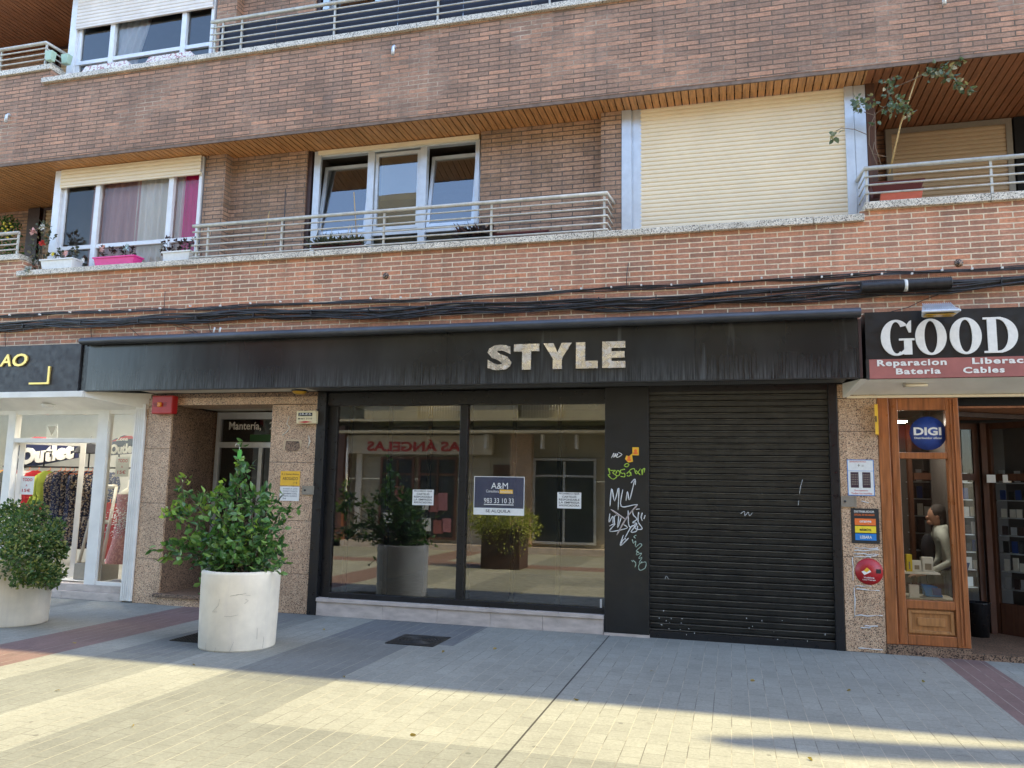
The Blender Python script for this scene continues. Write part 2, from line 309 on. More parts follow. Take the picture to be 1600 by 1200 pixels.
def pavemat():
    mt,nt,b=newmat('street_paving'); p=wpos(nt); s=N(nt,'ShaderNodeSeparateXYZ'); nt.links.new(p,s.inputs[0]); x,y=s.outputs[0],s.outputs[1]
    cb=N(nt,'ShaderNodeCombineXYZ'); nt.links.new(y,cb.inputs[0]); nt.links.new(mth(nt,'ADD',x,1.32+.1296*40),cb.inputs[1])
    bt=N(nt,'ShaderNodeTexBrick'); nt.links.new(cb.outputs[0],bt.inputs['Vector']); bt.offset=.5
    for k,v in (('Scale',1),('Brick Width',.20),('Row Height',.1296),('Mortar Size',.0028),('Mortar Smooth',.3),('Bias',0)): bt.inputs[k].default_value=v
    bt.inputs['Color1'].default_value=(0,0,0,1); bt.inputs['Color2'].default_value=(1,1,1,1)
    light=(.24,.245,.215); grey=(.175,.182,.163); dark=(.125,.132,.133); red=(.165,.105,.095)
    def step(v,e): return mth(nt,'GREATER_THAN',v,e)
    def band(a,c): return mth(nt,'MULTIPLY',step(x,a),mth(nt,'LESS_THAN',x,c))
    o=mix(nt,band(-6.8,-6.0),light,red); o=mix(nt,band(-5.6,-4.78),o,grey); o=mix(nt,band(-4.12,-3.14),o,grey)
    o=mix(nt,mth(nt,'MULTIPLY',band(-4.12,-2.72),step(y,-1.2)),o,dark)
    o=mix(nt,mth(nt,'MULTIPLY',band(-4.12,-3.14),mth(nt,'MULTIPLY',step(y,-3.1),.45)),o,dark)
    o=mix(nt,mth(nt,'MULTIPLY',band(-5.6,-5.0),mth(nt,'MULTIPLY',step(y,-2.6),.5)),o,dark)
    row=mth(nt,'MULTIPLY',mth(nt,'LESS_THAN',y,-4.12),mth(nt,'GREATER_THAN',y,-5.3)); o=mix(nt,mth(nt,'MULTIPLY',row,step(x,-3.14)),o,grey)
    o=mix(nt,band(1.95,2.36),o,red); o=mix(nt,band(-13,-8.2),o,grey)
    o=mix(nt,mth(nt,'MULTIPLY',mth(nt,'LESS_THAN',y,-6.6),mth(nt,'GREATER_THAN',y,-7.4)),o,red)
    o=mix(nt,.55,o,ramp(nt,bt.outputs['Color'],[(0,.88),(1,1.08)]),'MULTIPLY')
    o=mix(nt,1.,o,ramp(nt,noise(nt,p,1.1,6,.7),[(.3,.78),(.7,1.12)]),'MULTIPLY')
    o=mix(nt,1.,o,ramp(nt,noise(nt,p,42,5,.8),[(.3,.74),(.7,1.22)]),'MULTIPLY')
    st=ramp(nt,noise(nt,p,3.2,7,.85),[(.57,0.),(.70,1.)]); o=mix(nt,mth(nt,'MULTIPLY',st,.45),o,(.07,.065,.06))
    v=N(nt,'ShaderNodeTexVoronoi'); v.inputs['Scale'].default_value=2.6; nt.links.new(p,v.inputs['Vector'])
    gum=mth(nt,'LESS_THAN',v.outputs['Distance'],.045); o=mix(nt,mth(nt,'MULTIPLY',gum,.6),o,(.06,.06,.055))
    jc=mix(nt,ramp(nt,noise(nt,p,2.2,3),[(.45,0.),(.6,1.)]),(.42,.39,.31),(.07,.065,.055))
    o=mix(nt,mth(nt,'MULTIPLY',bt.outputs['Fac'],.6),o,(.08,.075,.065))
    fr=mth(nt,'FRACT',mth(nt,'DIVIDE',mth(nt,'ADD',x,1.32+.1296*60),.1296)); ln=mth(nt,'LESS_THAN',mth(nt,'ABSOLUTE',mth(nt,'SUBTRACT',mth(nt,'FRACT',mth(nt,'ADD',fr,.5)),.5)),.022)
    o=mix(nt,mth(nt,'MULTIPLY',ln,.62),o,jc)
    seam=mth(nt,'LESS_THAN',mth(nt,'ABSOLUTE',mth(nt,'ADD',x,1.32)),.007); o=mix(nt,seam,o,(.03,.028,.025))
    nt.links.new(o,b.inputs['Base Color']); b.inputs['Roughness'].default_value=.75
    bump(nt,b,mth(nt,'ADD',mth(nt,'MULTIPLY',bt.outputs['Fac'],-1.),mth(nt,'MULTIPLY',noise(nt,p,70,3),.5)),.5,.004); return mt
M['pave']=pavemat()
def plantleaf(mb,c,d,L,wd,rnd=random):
    d=d.normalized(); s=d.cross(Vector((rnd.gauss(0,1),rnd.gauss(0,1),rnd.gauss(0,1)))).normalized(); n=d.cross(s)
    c=Vector(c); n0=len(mb.v); t=c+d*L-n*L*.12; mid=c+d*L*.5
    mb.v+=[tuple(c),tuple(c+d*L*.35+s*wd*.5+n*wd*.18),tuple(c+d*L*.72+s*wd*.36+n*wd*.08-n*L*.05),tuple(t),tuple(c+d*L*.72-s*wd*.36+n*wd*.08-n*L*.05),tuple(c+d*L*.35-s*wd*.5+n*wd*.18),tuple(mid)]
    for f in ((0,1,6),(1,2,6),(2,3,6),(3,4,6),(4,5,6),(5,0,6)): mb.f.append(tuple(n0+i for i in f)); mb.sm.append(False)
# ============================================================ SETTING
MB().quad((-60,-60,0),(60,-60,0),(60,60,0),(-60,60,0)).build('street_paving',M['pave']); tag(bpy.data.objects['street_paving'],kind='structure')
bpy.data.objects['street_paving'].name='street'
# ============================================================ THE APARTMENT BUILDING
B=thing('apartment_building','brown brick apartment block with slatted balcony soffits above the row of shops','building',(-3,.0,0))
XL,XR=-16.,9.; XFAR=30.
ZT=13.62
# solid lower and upper brick bands
lowtop=4.53; PL=-10.02; PR=1.40
MB().box(PL,PR,0,.34,3.3,lowtop).build('brick_parapet',M['brick_lo'],B)
MB().box(XL,PL,0.002,.3,3.3,4.79).build('brick_parapet',M['brick_lo'],B)
MB().box(PR,XR,0.002,.3,3.3,4.655).build('brick_parapet',M['brick_lo'],B)
uz=7.53
MB().box(-9.83,PR,0,.34,6.33,uz).build('brick_parapet',M['brick_up'],B)
MB().box(XL,-9.83,.002,.3,6.33,7.75).build('brick_parapet',M['brick_up'],B)
MB().box(PR,XR,.002,.3,6.33,7.66).build('brick_parapet',M['brick_up'],B)
# upper storeys above the picture
MB().box(XL,XFAR,0,.34,9.33,ZT).build('upper_wall',M['brick_up'],B)
MB().box(XL,XFAR,.002,9,ZT+.001,ZT+.12).build('roof',M['granite_d'],B)
MB().box(XR,XFAR,.002,9,0,9.33).build('side_block',M['brick_up'],B)
# sills: strip pieces
def sill(x0,x1,z,h=.078,dep=.30,y0=-.055):
    m=MB(); x=x0
    while x<x1-.01:
        x2=min(x1,x+1.22); m.box(x+.003,x2-.003,y0,dep,z,z+h); x=x2
    return m.build('sill',M['sill'],B,bevel=.006)
sill(PL-.04,PR+.04,lowtop); sill(XL,PL-.03,4.79,.085,.3,-.04); sill(PR+.045,XR,4.655,.085,.34,-.045)
sill(-9.97,PR+.04,uz); sill(XL,-9.83,7.75,.085,.3,-.04); sill(PR+.045,XR,7.66,.085,.34,-.045)
# soffits of boards
def soffit(x0,x1,y0,y1,z,mt,pitch=.088):
    m=MB(); x=x0
    while x<x1:
        m.box(x,min(x+pitch-.013,x1),y0,y1,z+random.uniform(-.0015,.0015),z+.02); x+=pitch
    o=m.build('soffit_boards',mt,B); return o
for z in (6.285,9.285):
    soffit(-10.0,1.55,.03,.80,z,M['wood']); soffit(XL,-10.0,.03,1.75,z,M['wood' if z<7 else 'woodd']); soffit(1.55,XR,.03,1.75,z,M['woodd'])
    box('floor_slab',M['dark'],B,XL,XR,.30,1.8,z+.021,z+.046)
    box('soffit_trim',M['taupe'],B,XL,XR,.006,.029,z-.0,z+.045)
# recess walls, piers
def recess(zb,zt,mt):
    box('recess_wall',mt,B,-6.93,-5.72,.53,.75,zb,zt); box('recess_wall',mt,B,-3.13,-1.50,.51,.75,zb,zt)
    box('pier',mt,B,-7.27,-6.93,.37,.75,zb,zt); box('pier',mt,B,-1.50,-1.245,.35,.75,zb,zt)
    box('window_reveal',M['brownd'],B,-5.72,-5.655,.56,.75,zb,zt)
    # deep balcony cheeks and back walls
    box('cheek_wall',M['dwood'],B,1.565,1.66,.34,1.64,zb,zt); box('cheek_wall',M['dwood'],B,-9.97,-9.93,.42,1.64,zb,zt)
    box('back_wall',mt,B,1.66,XR,1.68,1.8,zb,zt); box('back_wall',mt,B,XL,-9.97,1.68,1.8,zb,zt)
recess(4.61,6.285,M['brick_rc']); recess(7.6,9.285,M['brick_up'])
def slats(x0,x1,z0,z1,y,pitch=.054,bulge=.012):
    p=[]; z=z0
    while z<z1-.004:
        h=min(pitch,z1-z); p+=[(y,z),(y-bulge*.8,z+h*.15),(y-bulge,z+h*.5),(y-bulge*.7,z+h*.85),(y+.004,z+h*.96)]; z+=h
    return MB().prof(x0,x1,p)
def frame(mb,x0,x1,z0,z1,y0,y1,t,tb=None,tt=None):
    tb=tb or t; tt=tt or t
    mb.box(x0,x0+t,y0,y1,z0,z1).box(x1-t,x1,y0,y1,z0,z1).box(x0+t,x1-t,y0,y1,z0,z0+tb).box(x0+t,x1-t,y0,y1,z1-tt,z1); return mb
def curtain(name,mt,par,x0,x1,y,z0,z1,n,amp=.025,lean=0):
    m=MB(); k=n*6; n0=len(m.v)
    for i in range(k+1):
        a=i/k; xx=x0+(x1-x0)*a; yy=y+amp*math.sin(a*n*2*math.pi)+amp*.4*math.sin(a*n*4.7)
        m.v+=[(xx+lean,yy,z1),(xx,yy+.01*math.sin(a*31),z0)]
    for i in range(k): m.f.append((n0+2*i,n0+2*i+1,n0+2*i+3,n0+2*i+2)); m.sm.append(True)
    return m.build(name,mt,par)
def room(par,x0,x1,z0,z1,y0,y1,mt=None):
    m=MB(); m.quad((x0,y1,z0),(x1,y1,z0),(x1,y1,z1),(x0,y1,z1)).quad((x0,y0,z0),(x0,y1,z0),(x0,y1,z1),(x0,y0,z1)).quad((x1,y0,z0),(x1,y1,z0),(x1,y1,z1),(x1,y0,z1)).quad((x0,y0,z1),(x1,y0,z1),(x1,y1,z1),(x0,y1,z1)).quad((x0,y0,z0),(x1,y0,z0),(x1,y1,z0),(x0,y1,z0))
    return m.build('room_lining',mt or M['roomdark'],par)
# --- window 1 (left), both floors
def window1(dz,blind_bottom,blindmat,label):
    w=MB(); x0,x1=-9.92,-7.30; zb,zt=4.615+dz,6.28+dz; y=.36
    w.box(x0,x0+.13,y-.03,y+.10,zb,zt).box(x1-.05,x1,y-.01,y+.06,zb,zt)
    xs=W(153,330,.38)[0],W(270,330,.38)[0]
    tr=4.615+.40+dz
    w.box(x0+.13,x1-.05,y,y+.06,tr,tr+.062)
    for q in (-9.16,-7.86): w.box(q,q+.085,y-.012,y+.07,zb,zt)
    w.box(x0+.13,x0+.20,y+.01,y+.07,zb,zt); w.box(x0+.13,x1-.05,y+.02,y+.06,zb,zb+.03)
    wd=w.build('window',M['aluw'],B,bevel=.004); wd['label']=label
    for (a,b) in ((x0+.2,-9.16),(-9.075,-7.86),(-7.775,x1-.05)):
        MB().quad((a,y+.04,zb),(b,y+.04,zb),(b,y+.04,zt),(a,y+.04,zt)).build('pane',M['glassw' if dz==0 else 'glassu'],wd)
    s=slats(x0+.13,x1-.0,blind_bottom,zt,y-.045,.058,.014); s.box(x0+.13,x1,y-.055,y-.02,blind_bottom-.03,blind_bottom); s.build('roller_blind',blindmat,wd)
    room(wd,x0,x1,zb,zt,y+.12,y+2.2,M['beige'] if dz==0 else None); return wd
w1=window1(0,6.02,M['cream'],'white window with magenta and sheer curtains under a half raised blind')
curtain('curtain',M['curt_p'],w1,-9.34,-8.45,.50,4.62,6.2,6); curtain('curtain',M['curt_w'],w1,-8.50,-7.66,.47,4.62,6.2,7,.03); curtain('curtain',M['curt_m'],w1,-7.72,-7.30,.47,4.62,6.2,4,.02)
w1u=window1(2.99,8.62,M['whblind'],'blue glazed window with a swept white curtain')
curtain('curtain',M['curt_w'],w1u,-9.45,-8.80,.48,7.62,9.2,5,.03,.45)
# --- window 2 (centre) with two tilted sashes
def window2(dz):
    x0,x1=-5.62,-3.17; y=.62; zb,zt=4.615+dz,6.27+dz; w=MB()
    frame(w,x0,x1,zb,zt-.05,y-.03,y+.06,.06,.04,.03); w.box(x0-.0,x0+.10,y-.06,y-.031,zb,zt)
    trz=zb+.37; w.box(x0+.06,x1-.06,y,y+.05,trz,trz+.07)
    ms=[-4.80,-4.02]
    for q in ms: w.box(q,q+.10,y-.04,y+.055,zb,zt-.08)
    wd=w.build('window',M['alu'],B,bevel=.004); wd['label']='three light aluminium window with both side sashes tilted open'
    box('blind_box',M['cream'],wd,x0+.06,x1,y-.07,y-.032,zt-.06,zt)
    bays=[(x0+.06,ms[0]),(ms[0]+.1,ms[1]),(ms[1]+.1,x1-.06)]
    for i,(a,b) in enumerate(bays):
        MB().quad((a,y+.03,zb),(b,y+.03,zb),(b,y+.03,trz),(a,y+.03,trz)).build('pane',M['glassw'],wd)
        z0,z1=trz+.07,zt-.10; t=.05; tilt=.15 if i!=1 else 0; m=MB(); g=MB()
        def sash(mb,xa,xb,za,zc,ya,yb):
            def Y(z): return tilt*(z-z0)/(z1-z0)
            mb.hexa([(xa,ya+Y(za),za),(xb,ya+Y(za),za),(xb,yb+Y(za),za),(xa,yb+Y(za),za)],[(xa,ya+Y(zc),zc),(xb,ya+Y(zc),zc),(xb,yb+Y(zc),zc),(xa,yb+Y(zc),zc)])
        z1s=z1-(.06 if tilt else 0)
        for q in ((a+.006,a+t,z0,z1s),(b-t,b-.006,z0,z1s),(a+t,b-t,z0,z0+t),(a+t,b-t,z1s-t,z1s)): sash(m,*q,y-.008,y+.04)
        m.build('sash',M['alu'],wd,bevel=.003)
        yy=lambda z:y+.015+tilt*(z-z0)/(z1-z0)
        MB().quad((a+t,yy(z0),z0),(b-t,yy(z0),z0),(b-t,yy(z1s),z1s),(a+t,yy(z1s),z1s)).build('pane',M['glasst'],wd)
    curtain('blind',M['creamd'],wd,-4.69,-4.03,.80,5.55+dz,6.2+dz,1,.002)
    room(wd,x0,x1,zb,zt,y+.1,y+2.4); return wd
window2(0); window2(2.99)
# --- window 3: big closed blind
def window3(dz):
    y=.36; w=MB(); zb,zt=4.615+dz,6.28+dz
    w.box(-1.24,-1.12,y-.02,y+.08,zb,zt).box(-1.12,-1.10,y+.01,y+.06,zb,zt).box(-1.10,-1.0,y+.0,y+.08,zb,zt).box(1.335,1.43,y-.02,y+.08,zb,zt).box(1.43,1.435,y+.0,y+.06,zb,zt).box(1.435,1.56,y-.015,y+.08,zb,zt).box(-1.0,1.335,y+.03,y+.08,zb,zb+.03)
    wd=w.build('window',M['alu'],B,bevel=.004); wd['label']='wide window closed by a cream roller blind'
    slats(-1.01,1.335,zb+.01,zt,y+.01,.0535,.012).build('roller_blind',M['cream'],wd); return wd
window3(0); window3(2.99)
# --- windows in the deep balconies
for dz in (0,2.99):
    y=1.62; x0,x1=1.99,3.43; zt=6.27+dz; zb=4.4+dz; m=MB(); frame(m,x0,x1,zb,zt,y-.02,y+.05,.07); wd=m.build('window',M['grey'],B); wd['label']='balcony window closed by a tan roller blind'
    slats(x0+.07,x1-.07,zb,zt-.07,y+.0,.056,.012).build('roller_blind',M['creamd'],wd)
    box('door_jamb',M['dark'],B,x1+.02,x1+.14,y-.03,1.70,zb,zt)
    m=MB(); frame(m,-11.45,-10.02,zb,zt,y-.02,y+.05,.05); wd=m.build('window',M['brownd'],B)
    slats(-11.40,-10.07,zb,zt-.04,y,.075,.014).build('roller_blind',M['creamd'],wd)
    box('door_jamb',M['brownd'],B,-11.75,-11.5,y-.05,1.70,zb,zt)
# --- railings
def railing(x0,x1,zbars,ztop,zfoot,posts,label,ret0=None,ret1=None,y=-.015):
    r=MB(); 
    def line(z,rad,k=8,flatb=False):
        pts=[(x0,y,z)]; 
        pts=[(x0+(x1-x0)*i/8,y,z) for i in range(9)]
        if ret0: pts=[(x0-.01,y+ret0,z)]+pts
        if ret1: pts=pts+[(x1+.01,y+ret1,z)]
        r.tube(pts,rad,k)
    t=MB()
    pts=([(x0-.02,y+ret0,ztop)] if ret0 else [])+[(x0,y,ztop),((x0+x1)/2,y,ztop),(x1,y,ztop)]+([(x1+.02,y+ret1,ztop)] if ret1 else [])
    t.tube(pts,.026,8)
    for z in zbars: line(z,.0115)
    o=r.build('railing',M['rail'],B); o['label']=label
    t.build('handrail',M['rail'],o)
    p=MB()
    for x in posts: p=MB().box(x-.012,x+.012,y+.005,y+.03,zfoot,ztop); p.build('post',M['rail'],o)
    return o
railing(-7.10,-1.36,[5.0,4.905,4.81,4.715,4.62+.02],5.085,4.60,[-7.03,-6.86,-5.72,-4.24,-2.80,-1.40],'long pale railing in front of the centre window',ret1=.36)
railing(1.46,XR,[5.03,4.935,4.84],5.125,4.74,[1.48,2.69,4.0,5.2],'pale railing of the right hand balcony',ret0=.34)
railing(XL,-10.12,[5.115,5.03,4.95],5.205,4.87,[-13.6,-12.2,-10.9,-10.14],'pale railing of the left hand lower balcony')
railing(-7.05,-1.36,[8.01,7.91,7.81,7.71,7.61],8.10,7.60,[-6.98,-6.86,-6.55,-5.1,-3.6,-2.1,-1.4],'long pale railing of the upper floor',ret1=.36)
railing(XL,-9.97,[8.11,8.02,7.93],8.20,7.83,[-13.4,-12.0,-10.85,-9.98],'pale railing of the left hand upper balcony',ret1=.33)
ps=MB()
for i in range(6): ps.box(-6.94+i*.92,-6.03+i*.92,.035,.045,7.615,8.065)
ps=ps.build('privacy_screen',flat('dark_navy_screen',(.018,.020,.035),.55),B); ps['label']='dark screen panels tied behind the upper railing'
# small grey vents on the upper band
for px,py in ((617,82),(15,187),(1473,3)):
    x,z=W(px,py,0); m=MB(); m.tube([(x,.03,z+.06),(x,-.03,z+.07),(x,-.055,z+.04),(x,-.06,z-.07)],.022,8); tag(m.build('overflow_pipe',M['alu']),{617:'short grey overflow pipe on the brick band above the centre window',15:'short grey overflow pipe on the brick band at the far left',1473:'short grey overflow pipe at the top right edge of the brick band'}[px],'pipe','overflow pipes on the upper brick band')
# ============================================================ GROUND FLOOR MASONRY (parts of the building)
DY=.95                      # depth of the house door
XA0=-7.62; XA1=-7.22; XB0=-5.70; XB1=-5.055
def course(mb,x0,x1,y0,y1,zs):
    for a,b in zip(zs,zs[1:]): mb.box(x0,x1,y0,y1,a+.002,b-.002)
zs=[0,.58,1.30,2.02,2.60]
m=MB(); course(m,XA0,XA1,.0,DY+.05,zs); m.build('granite_pier',M['granite'],B,bevel=.004)
m=MB(); course(m,XB0,XB1,.0,DY+.05,[0,.48,1.13,1.86,2.60]); m.build('granite_pier',M['granite'],B,bevel=.004)
m=MB(); course(m,1.105,1.49,.0,.4,[0,.95,2.25,2.60]); m.build('granite_pier',M['granite'],B,bevel=.004)
box('pier_return',M['granite_d'],B,XA1+.001,XA1+.006,.03,DY,.15,2.60)
box('lintel',M['granite'],B,XA0,XB1,.0,.5,2.605,2.70); box('lintel_upper',M['blk'],B,XL,XR,.02,.5,2.76,3.30)
box('lintel_side',M['granite'],B,1.105,1.49,.0,.4,2.605,2.75); box('lintel_fill',M['granite_d'],B,XA0,XB1,.01,.45,2.702,2.758)
box('porch_ceiling',M['beige'],B,XA1,XB0,.5,DY+.3,2.62,2.66)
box('door_step',M['granite_d'],B,XA1-.06,XB0+.0,-.05,DY,.10,.145,bevel=.005); box('step_riser',M['granite'],B,XA1,XB0,-.02,DY,0,.098)
# house door behind the planter
dr=MB(); y=DY; a,b=XA1+.03,XB0
dr.box(a,b,y-.02,y+.05,2.09,2.17).box(a,a+.06,y-.021,y+.051,.15,2.6).box(b-.06,b,y-.021,y+.051,.15,2.6).box(a+.06,b-.06,y-.02,y+.05,2.50,2.6).box((a+b)/2-.03,(a+b)/2+.03,y-.018,y+.049,.15,2.09).box(a+.06,b-.06,y-.019,y+.048,.15,.34)
door=dr.build('entrance_door',M['alu'],B,bevel=.004); door['label']='aluminium framed dark glass house door with a green band over it'
for (p,q,r_,s_) in ((a+.06,b-.06,2.17,2.5),(a+.06,(a+b)/2-.03,.34,2.09),((a+b)/2+.03,b-.06,.34,2.09)):
    MB().quad((p,y+.02,r_),(q,y+.02,r_),(q,y+.02,s_),(p,y+.02,s_)).build('pane',M['glassd'],door)
box('green_band',M['green'],door,a+.55,b-.06,y-.0,y+.006,2.18,2.28)
m=MB(); x0,z0=W(357,679,y-.03); x1,z1=W(408,661,y-.03); text(m,'Mantería,',x0,2.33,x1,2.46,y-.028,.003,.01); x2,_=W(421,661,y-.03); text(m,'26',x2,2.35,x2+.22,2.46,y-.028,.003,.01); m.build('street_name_lettering',M['wlet'],door)
mm=MB(); mm.tube([((a+b)/2-.06,y-.03,.9),((a+b)/2-.06,y-.07,.95),((a+b)/2-.06,y-.07,1.4),((a+b)/2-.06,y-.03,1.45)],.012,8); mm.build('handle',M['alu'],door)
room(door,a,b,.145,2.6,y+.06,y+3)
# solid wall pieces hiding the interiors from each other
for x in (XA0+.02,XB0+.02,-1.36,1.12): box('party_wall',M['roomdark'],B,x,x+.25,.42 if x<-7 or x>1 else .45,4.0,0,3.29)
box('rear_wall',M['roomdark'],B,XL,XR,4.0,4.2,0,3.29)
box('storey_slab',M['room'],B,XL,XR,.5,4.0,3.0,3.28)
# ============================================================ EMPTY BLACK SHOP
S=thing('vacant_shop_front','vacant black shop front with big dusty panes beside a closed shutter','shop front',(-2.,.0,0))
f=MB(); gy=.10
f.box(XB1+.002,-4.93,-.012,.14,0,2.75)
f.box(-4.93,-1.385,.03,.14,2.58,2.75)
f.box(-4.93,-4.80,gy-.03,.14,.21,2.58)
f.box(-4.80,-1.385,.05,.14,.21,.275)
mx0=W(716,800,.08)[0]; mx1=W(728,800,.08)[0]
f.box(mx0,mx1,.05,.14,.275,2.58)
fr=f.build('frame',M['blk2'],S,bevel=.005)
for i,(p,q) in enumerate(((-4.80,mx0),(mx1,-1.385))):
    MB().quad((p,gy,.275),(q,gy,.275),(q,gy,2.58),(p,gy,2.58)).build('pane',M['glass'],S)
pl=MB(); xs=[-4.93,-4.05,-3.35,-2.70,-2.08,-1.385]
for p,q in zip(xs,xs[1:]): pl.box(p+.0015,q-.0015,-.005,.20,0,.165)
pl.box(-4.93,-1.385,-.02,.20,.167,.21).build('plinth',M['marble'],S,bevel=.003)
pn=box('black_panel',M['blk'],S,-1.38,-.885,-.014,.2,.03,2.755,bevel=.004); box('kerb_block',M['marble'],S,-1.38,-.885,-.02,.2,0,.028)
box('side_post',M['blk2'],S,1.012,1.100,-.010,.3,0,2.755,bevel=.004)
# interior
rm=room(S,-5.0,-1.3,.02,2.72,.2,3.9,M['room']); box('ceiling_panel',M['white'],S,-5.0,-1.3,.2,2.6,2.66,2.71); box('ceiling_beam',M['white'],S,-5.0,-1.3,1.5,1.7,2.45,2.655); box('shop_floor',M['roomfloor'],S,-5.0,-1.3,.2,3.9,.03,.2)
for px in (559,620,681,744,811,880):
    x=W(px,700,.34)[0]; m=MB(); m.box(x-.024,x+.024,.115,.15,.28,2.58); m.box(x-.03,x+.03,.105,.16,.28,.34); m.build('upright_post',M['blk2'],S)
for px in (737,771,856,925):
    x,z=W(px,632,.55); t=thing('spotlight','white track spotlight under the vacant shop ceiling, '+{737:'leftmost, behind the middle frame post',771:'just right of the middle frame post',856:'third from the left',925:'rightmost, next to the black panel'}[px],'spotlight',(x,.55,z),'spotlights inside the vacant shop')
    MB().tube([(x+.0,.52,z-.03),(x-.01,.62,z+.07)],.045,12).build('lamp_head',M['wpl'],t); MB().box(x+.03,x+.075,.56,.62,z-.02,2.72).build('bracket',M['wpl'],t)
# roller shutter
SH=thing('roller_shutter','closed black roller shutter with scratched slats at the right of the vacant shop','shutter',(0,.05,0))
m=MB(); z=.03; p=[]
while z<2.70:
    p+=[(.070,z),(.052,z+.008),(.046,z+.030),(.042,z+.050),(.030,z+.055),(.027,z+.059),(.031,z+.0625),(.070,z+.065)]; z+=.0675
m.prof(-.885,1.012,p).build('slat_curtain',M['dkmet'],SH)
e=MB(); z=.03
while z<2.69: e.prof(-.885,1.012,[(.0290,z+.0552),(.0262,z+.0590),(.0290,z+.0615)]); z+=.0675
e.build('lit_slat_edges',mk('lit_edge_metal',(.15,.13,.095),.45,.3,.6,4,(1,1,8)),SH)  # lighter strips paint the light caught along each slat lip
MB().box(-.885,1.012,.020,.07,.0,.075).build('bottom_bar',M['blk2'],SH,bevel=.003)
MB().box(-.885,1.012,.02,.2,2.70,2.757).build('housing',M['blk2'],SH)
g=MB(); 
def scribble(mb,pts,Y,r=.0035,Yoff=0):
    q=[]
    for a_,b_ in pts:
        X,Z=W(a_,b_,Y); q.append(Vector((X,Y-.002,Z)))
    o=[]
    for i in range(len(q)-1):
        p0,p1,p2,p3=q[max(i-1,0)],q[i],q[i+1],q[min(i+2,len(q)-1)]
        for k in range(5):
            u=k/5; o.append(p1+(p2-p0)*(u*.5)+(p0*2-p1*5+p2*4-p3)*(u*u*.5)+(p1*3-p0-p2*3+p3)*(u*u*u*.5))
    o.append(q[-1]); rr=[r*random.uniform(.75,1.25)*(1.0 if 0<i<len(o)-1 else .5) for i in range(len(o))]
    mb.tube(o,rr,5); return mb
for pts in ([(1157,803),(1163,799),(1164,806),(1169,800),(1171,806),(1176,801)],[(1254,749),(1251,760),(1249,772)],[(1248,782),(1247,790)],[(1039,905),(1041,900),(1045,905)]): scribble(g,pts,.027,.0025)
g.build('scratch_marks',M['marks'],SH)
# paint drips spots low on shutter
g=MB()
for _ in range(26):
    x=random.choice([random.uniform(-.8,-.4),random.uniform(.1,1.0)]); z=random.uniform(.05,.3); g.box(x,x+random.uniform(.003,.01),.018,.021,z,z+random.uniform(.004,.018))
g.build('paint_spots',M['marks'],SH)
# graffiti on the black panel
def px(l): return [(930+a/5.45,680+b/5.45) for a,b in l]
gr=MB(); Yg=-.016
for l in ([(125,608),(140,455),(165,560),(200,450),(195,638)],[(235,462),(220,604),(330,594),(362,592)],[(262,560),(275,480),(292,552),(335,385)],[(305,408),(338,375),(342,425)],
  [(125,668),(118,740),(150,690),(150,750)],[(120,775),(170,755),(125,820),(270,792),(240,760)],[(165,765),(165,690),(200,690),(190,790),(225,690)],[(280,640),(290,778),(355,750)],
  [(318,640),(325,680),(355,715),(318,745),(355,755),(305,822),(350,818),(362,770)],[(370,655),(365,735),(400,795),(350,800),(315,770),(250,880)],[(345,632),(380,628)],[(400,660),(392,700),(402,730)],[(425,680),(415,715)],
  [(240,850),(215,940),(285,875)],[(215,935),(235,895),(262,880)]): scribble(gr,px(l),Yg,.0062)
gr.build('graffiti',M['marks'],S)
gr=MB()
for l in ([(133,632),(255,715)],[(362,592),(270,700),(183,852)]): scribble(gr,px(l),Yg-.004,.009)
gr.build('graffiti',M['pmark'],S)
gr=MB()
for l in ([(138,195),(160,152),(158,190),(178,155),(172,182),(195,160)],[(190,155),(185,190),(228,165),(195,145)]): scribble(gr,px(l),Yg,.0040)
gr.build('graffiti',M['wlet'],S)
gr=MB()
for l in ([(110,280),(125,330),(110,340),(150,375),(185,350),(150,320),(175,300),(130,300),(118,282)],[(175,330),(190,300),(210,320),(200,345),(180,345)],[(255,290),(215,300),(225,325),(250,325),(250,355),(215,350)],[(268,330),(290,310),(305,330),(285,350),(270,340)],[(310,345),(290,305),(330,285),(350,330),(385,285)],[(345,300),(385,340)],[(395,290),(400,340),(405,295),(422,285),(415,320)],[(245,260),(265,243),(287,250),(270,270),(247,262)]): scribble(gr,px(l),Yg,.0058)
gr.build('graffiti',M['gmark'],S)
gr=MB()
for l in ([(350,850),(330,865),(345,880)],[(315,885),(325,920),(345,900),(340,950)],[(345,955),(380,925),(395,940),(350,985),(375,1000)],[(365,985),(350,1020),(395,1005),(370,1050),(400,1040)],[(400,1045),(375,1090),(430,1080),(425,1130),(380,1150),(370,1110),(400,1075)],[(310,1065),(320,1080)],[(320,1065),(345,1090),(338,1125)]): scribble(gr,px(l),Yg,.0052)
gr.build('graffiti',M['gmark2'],S)
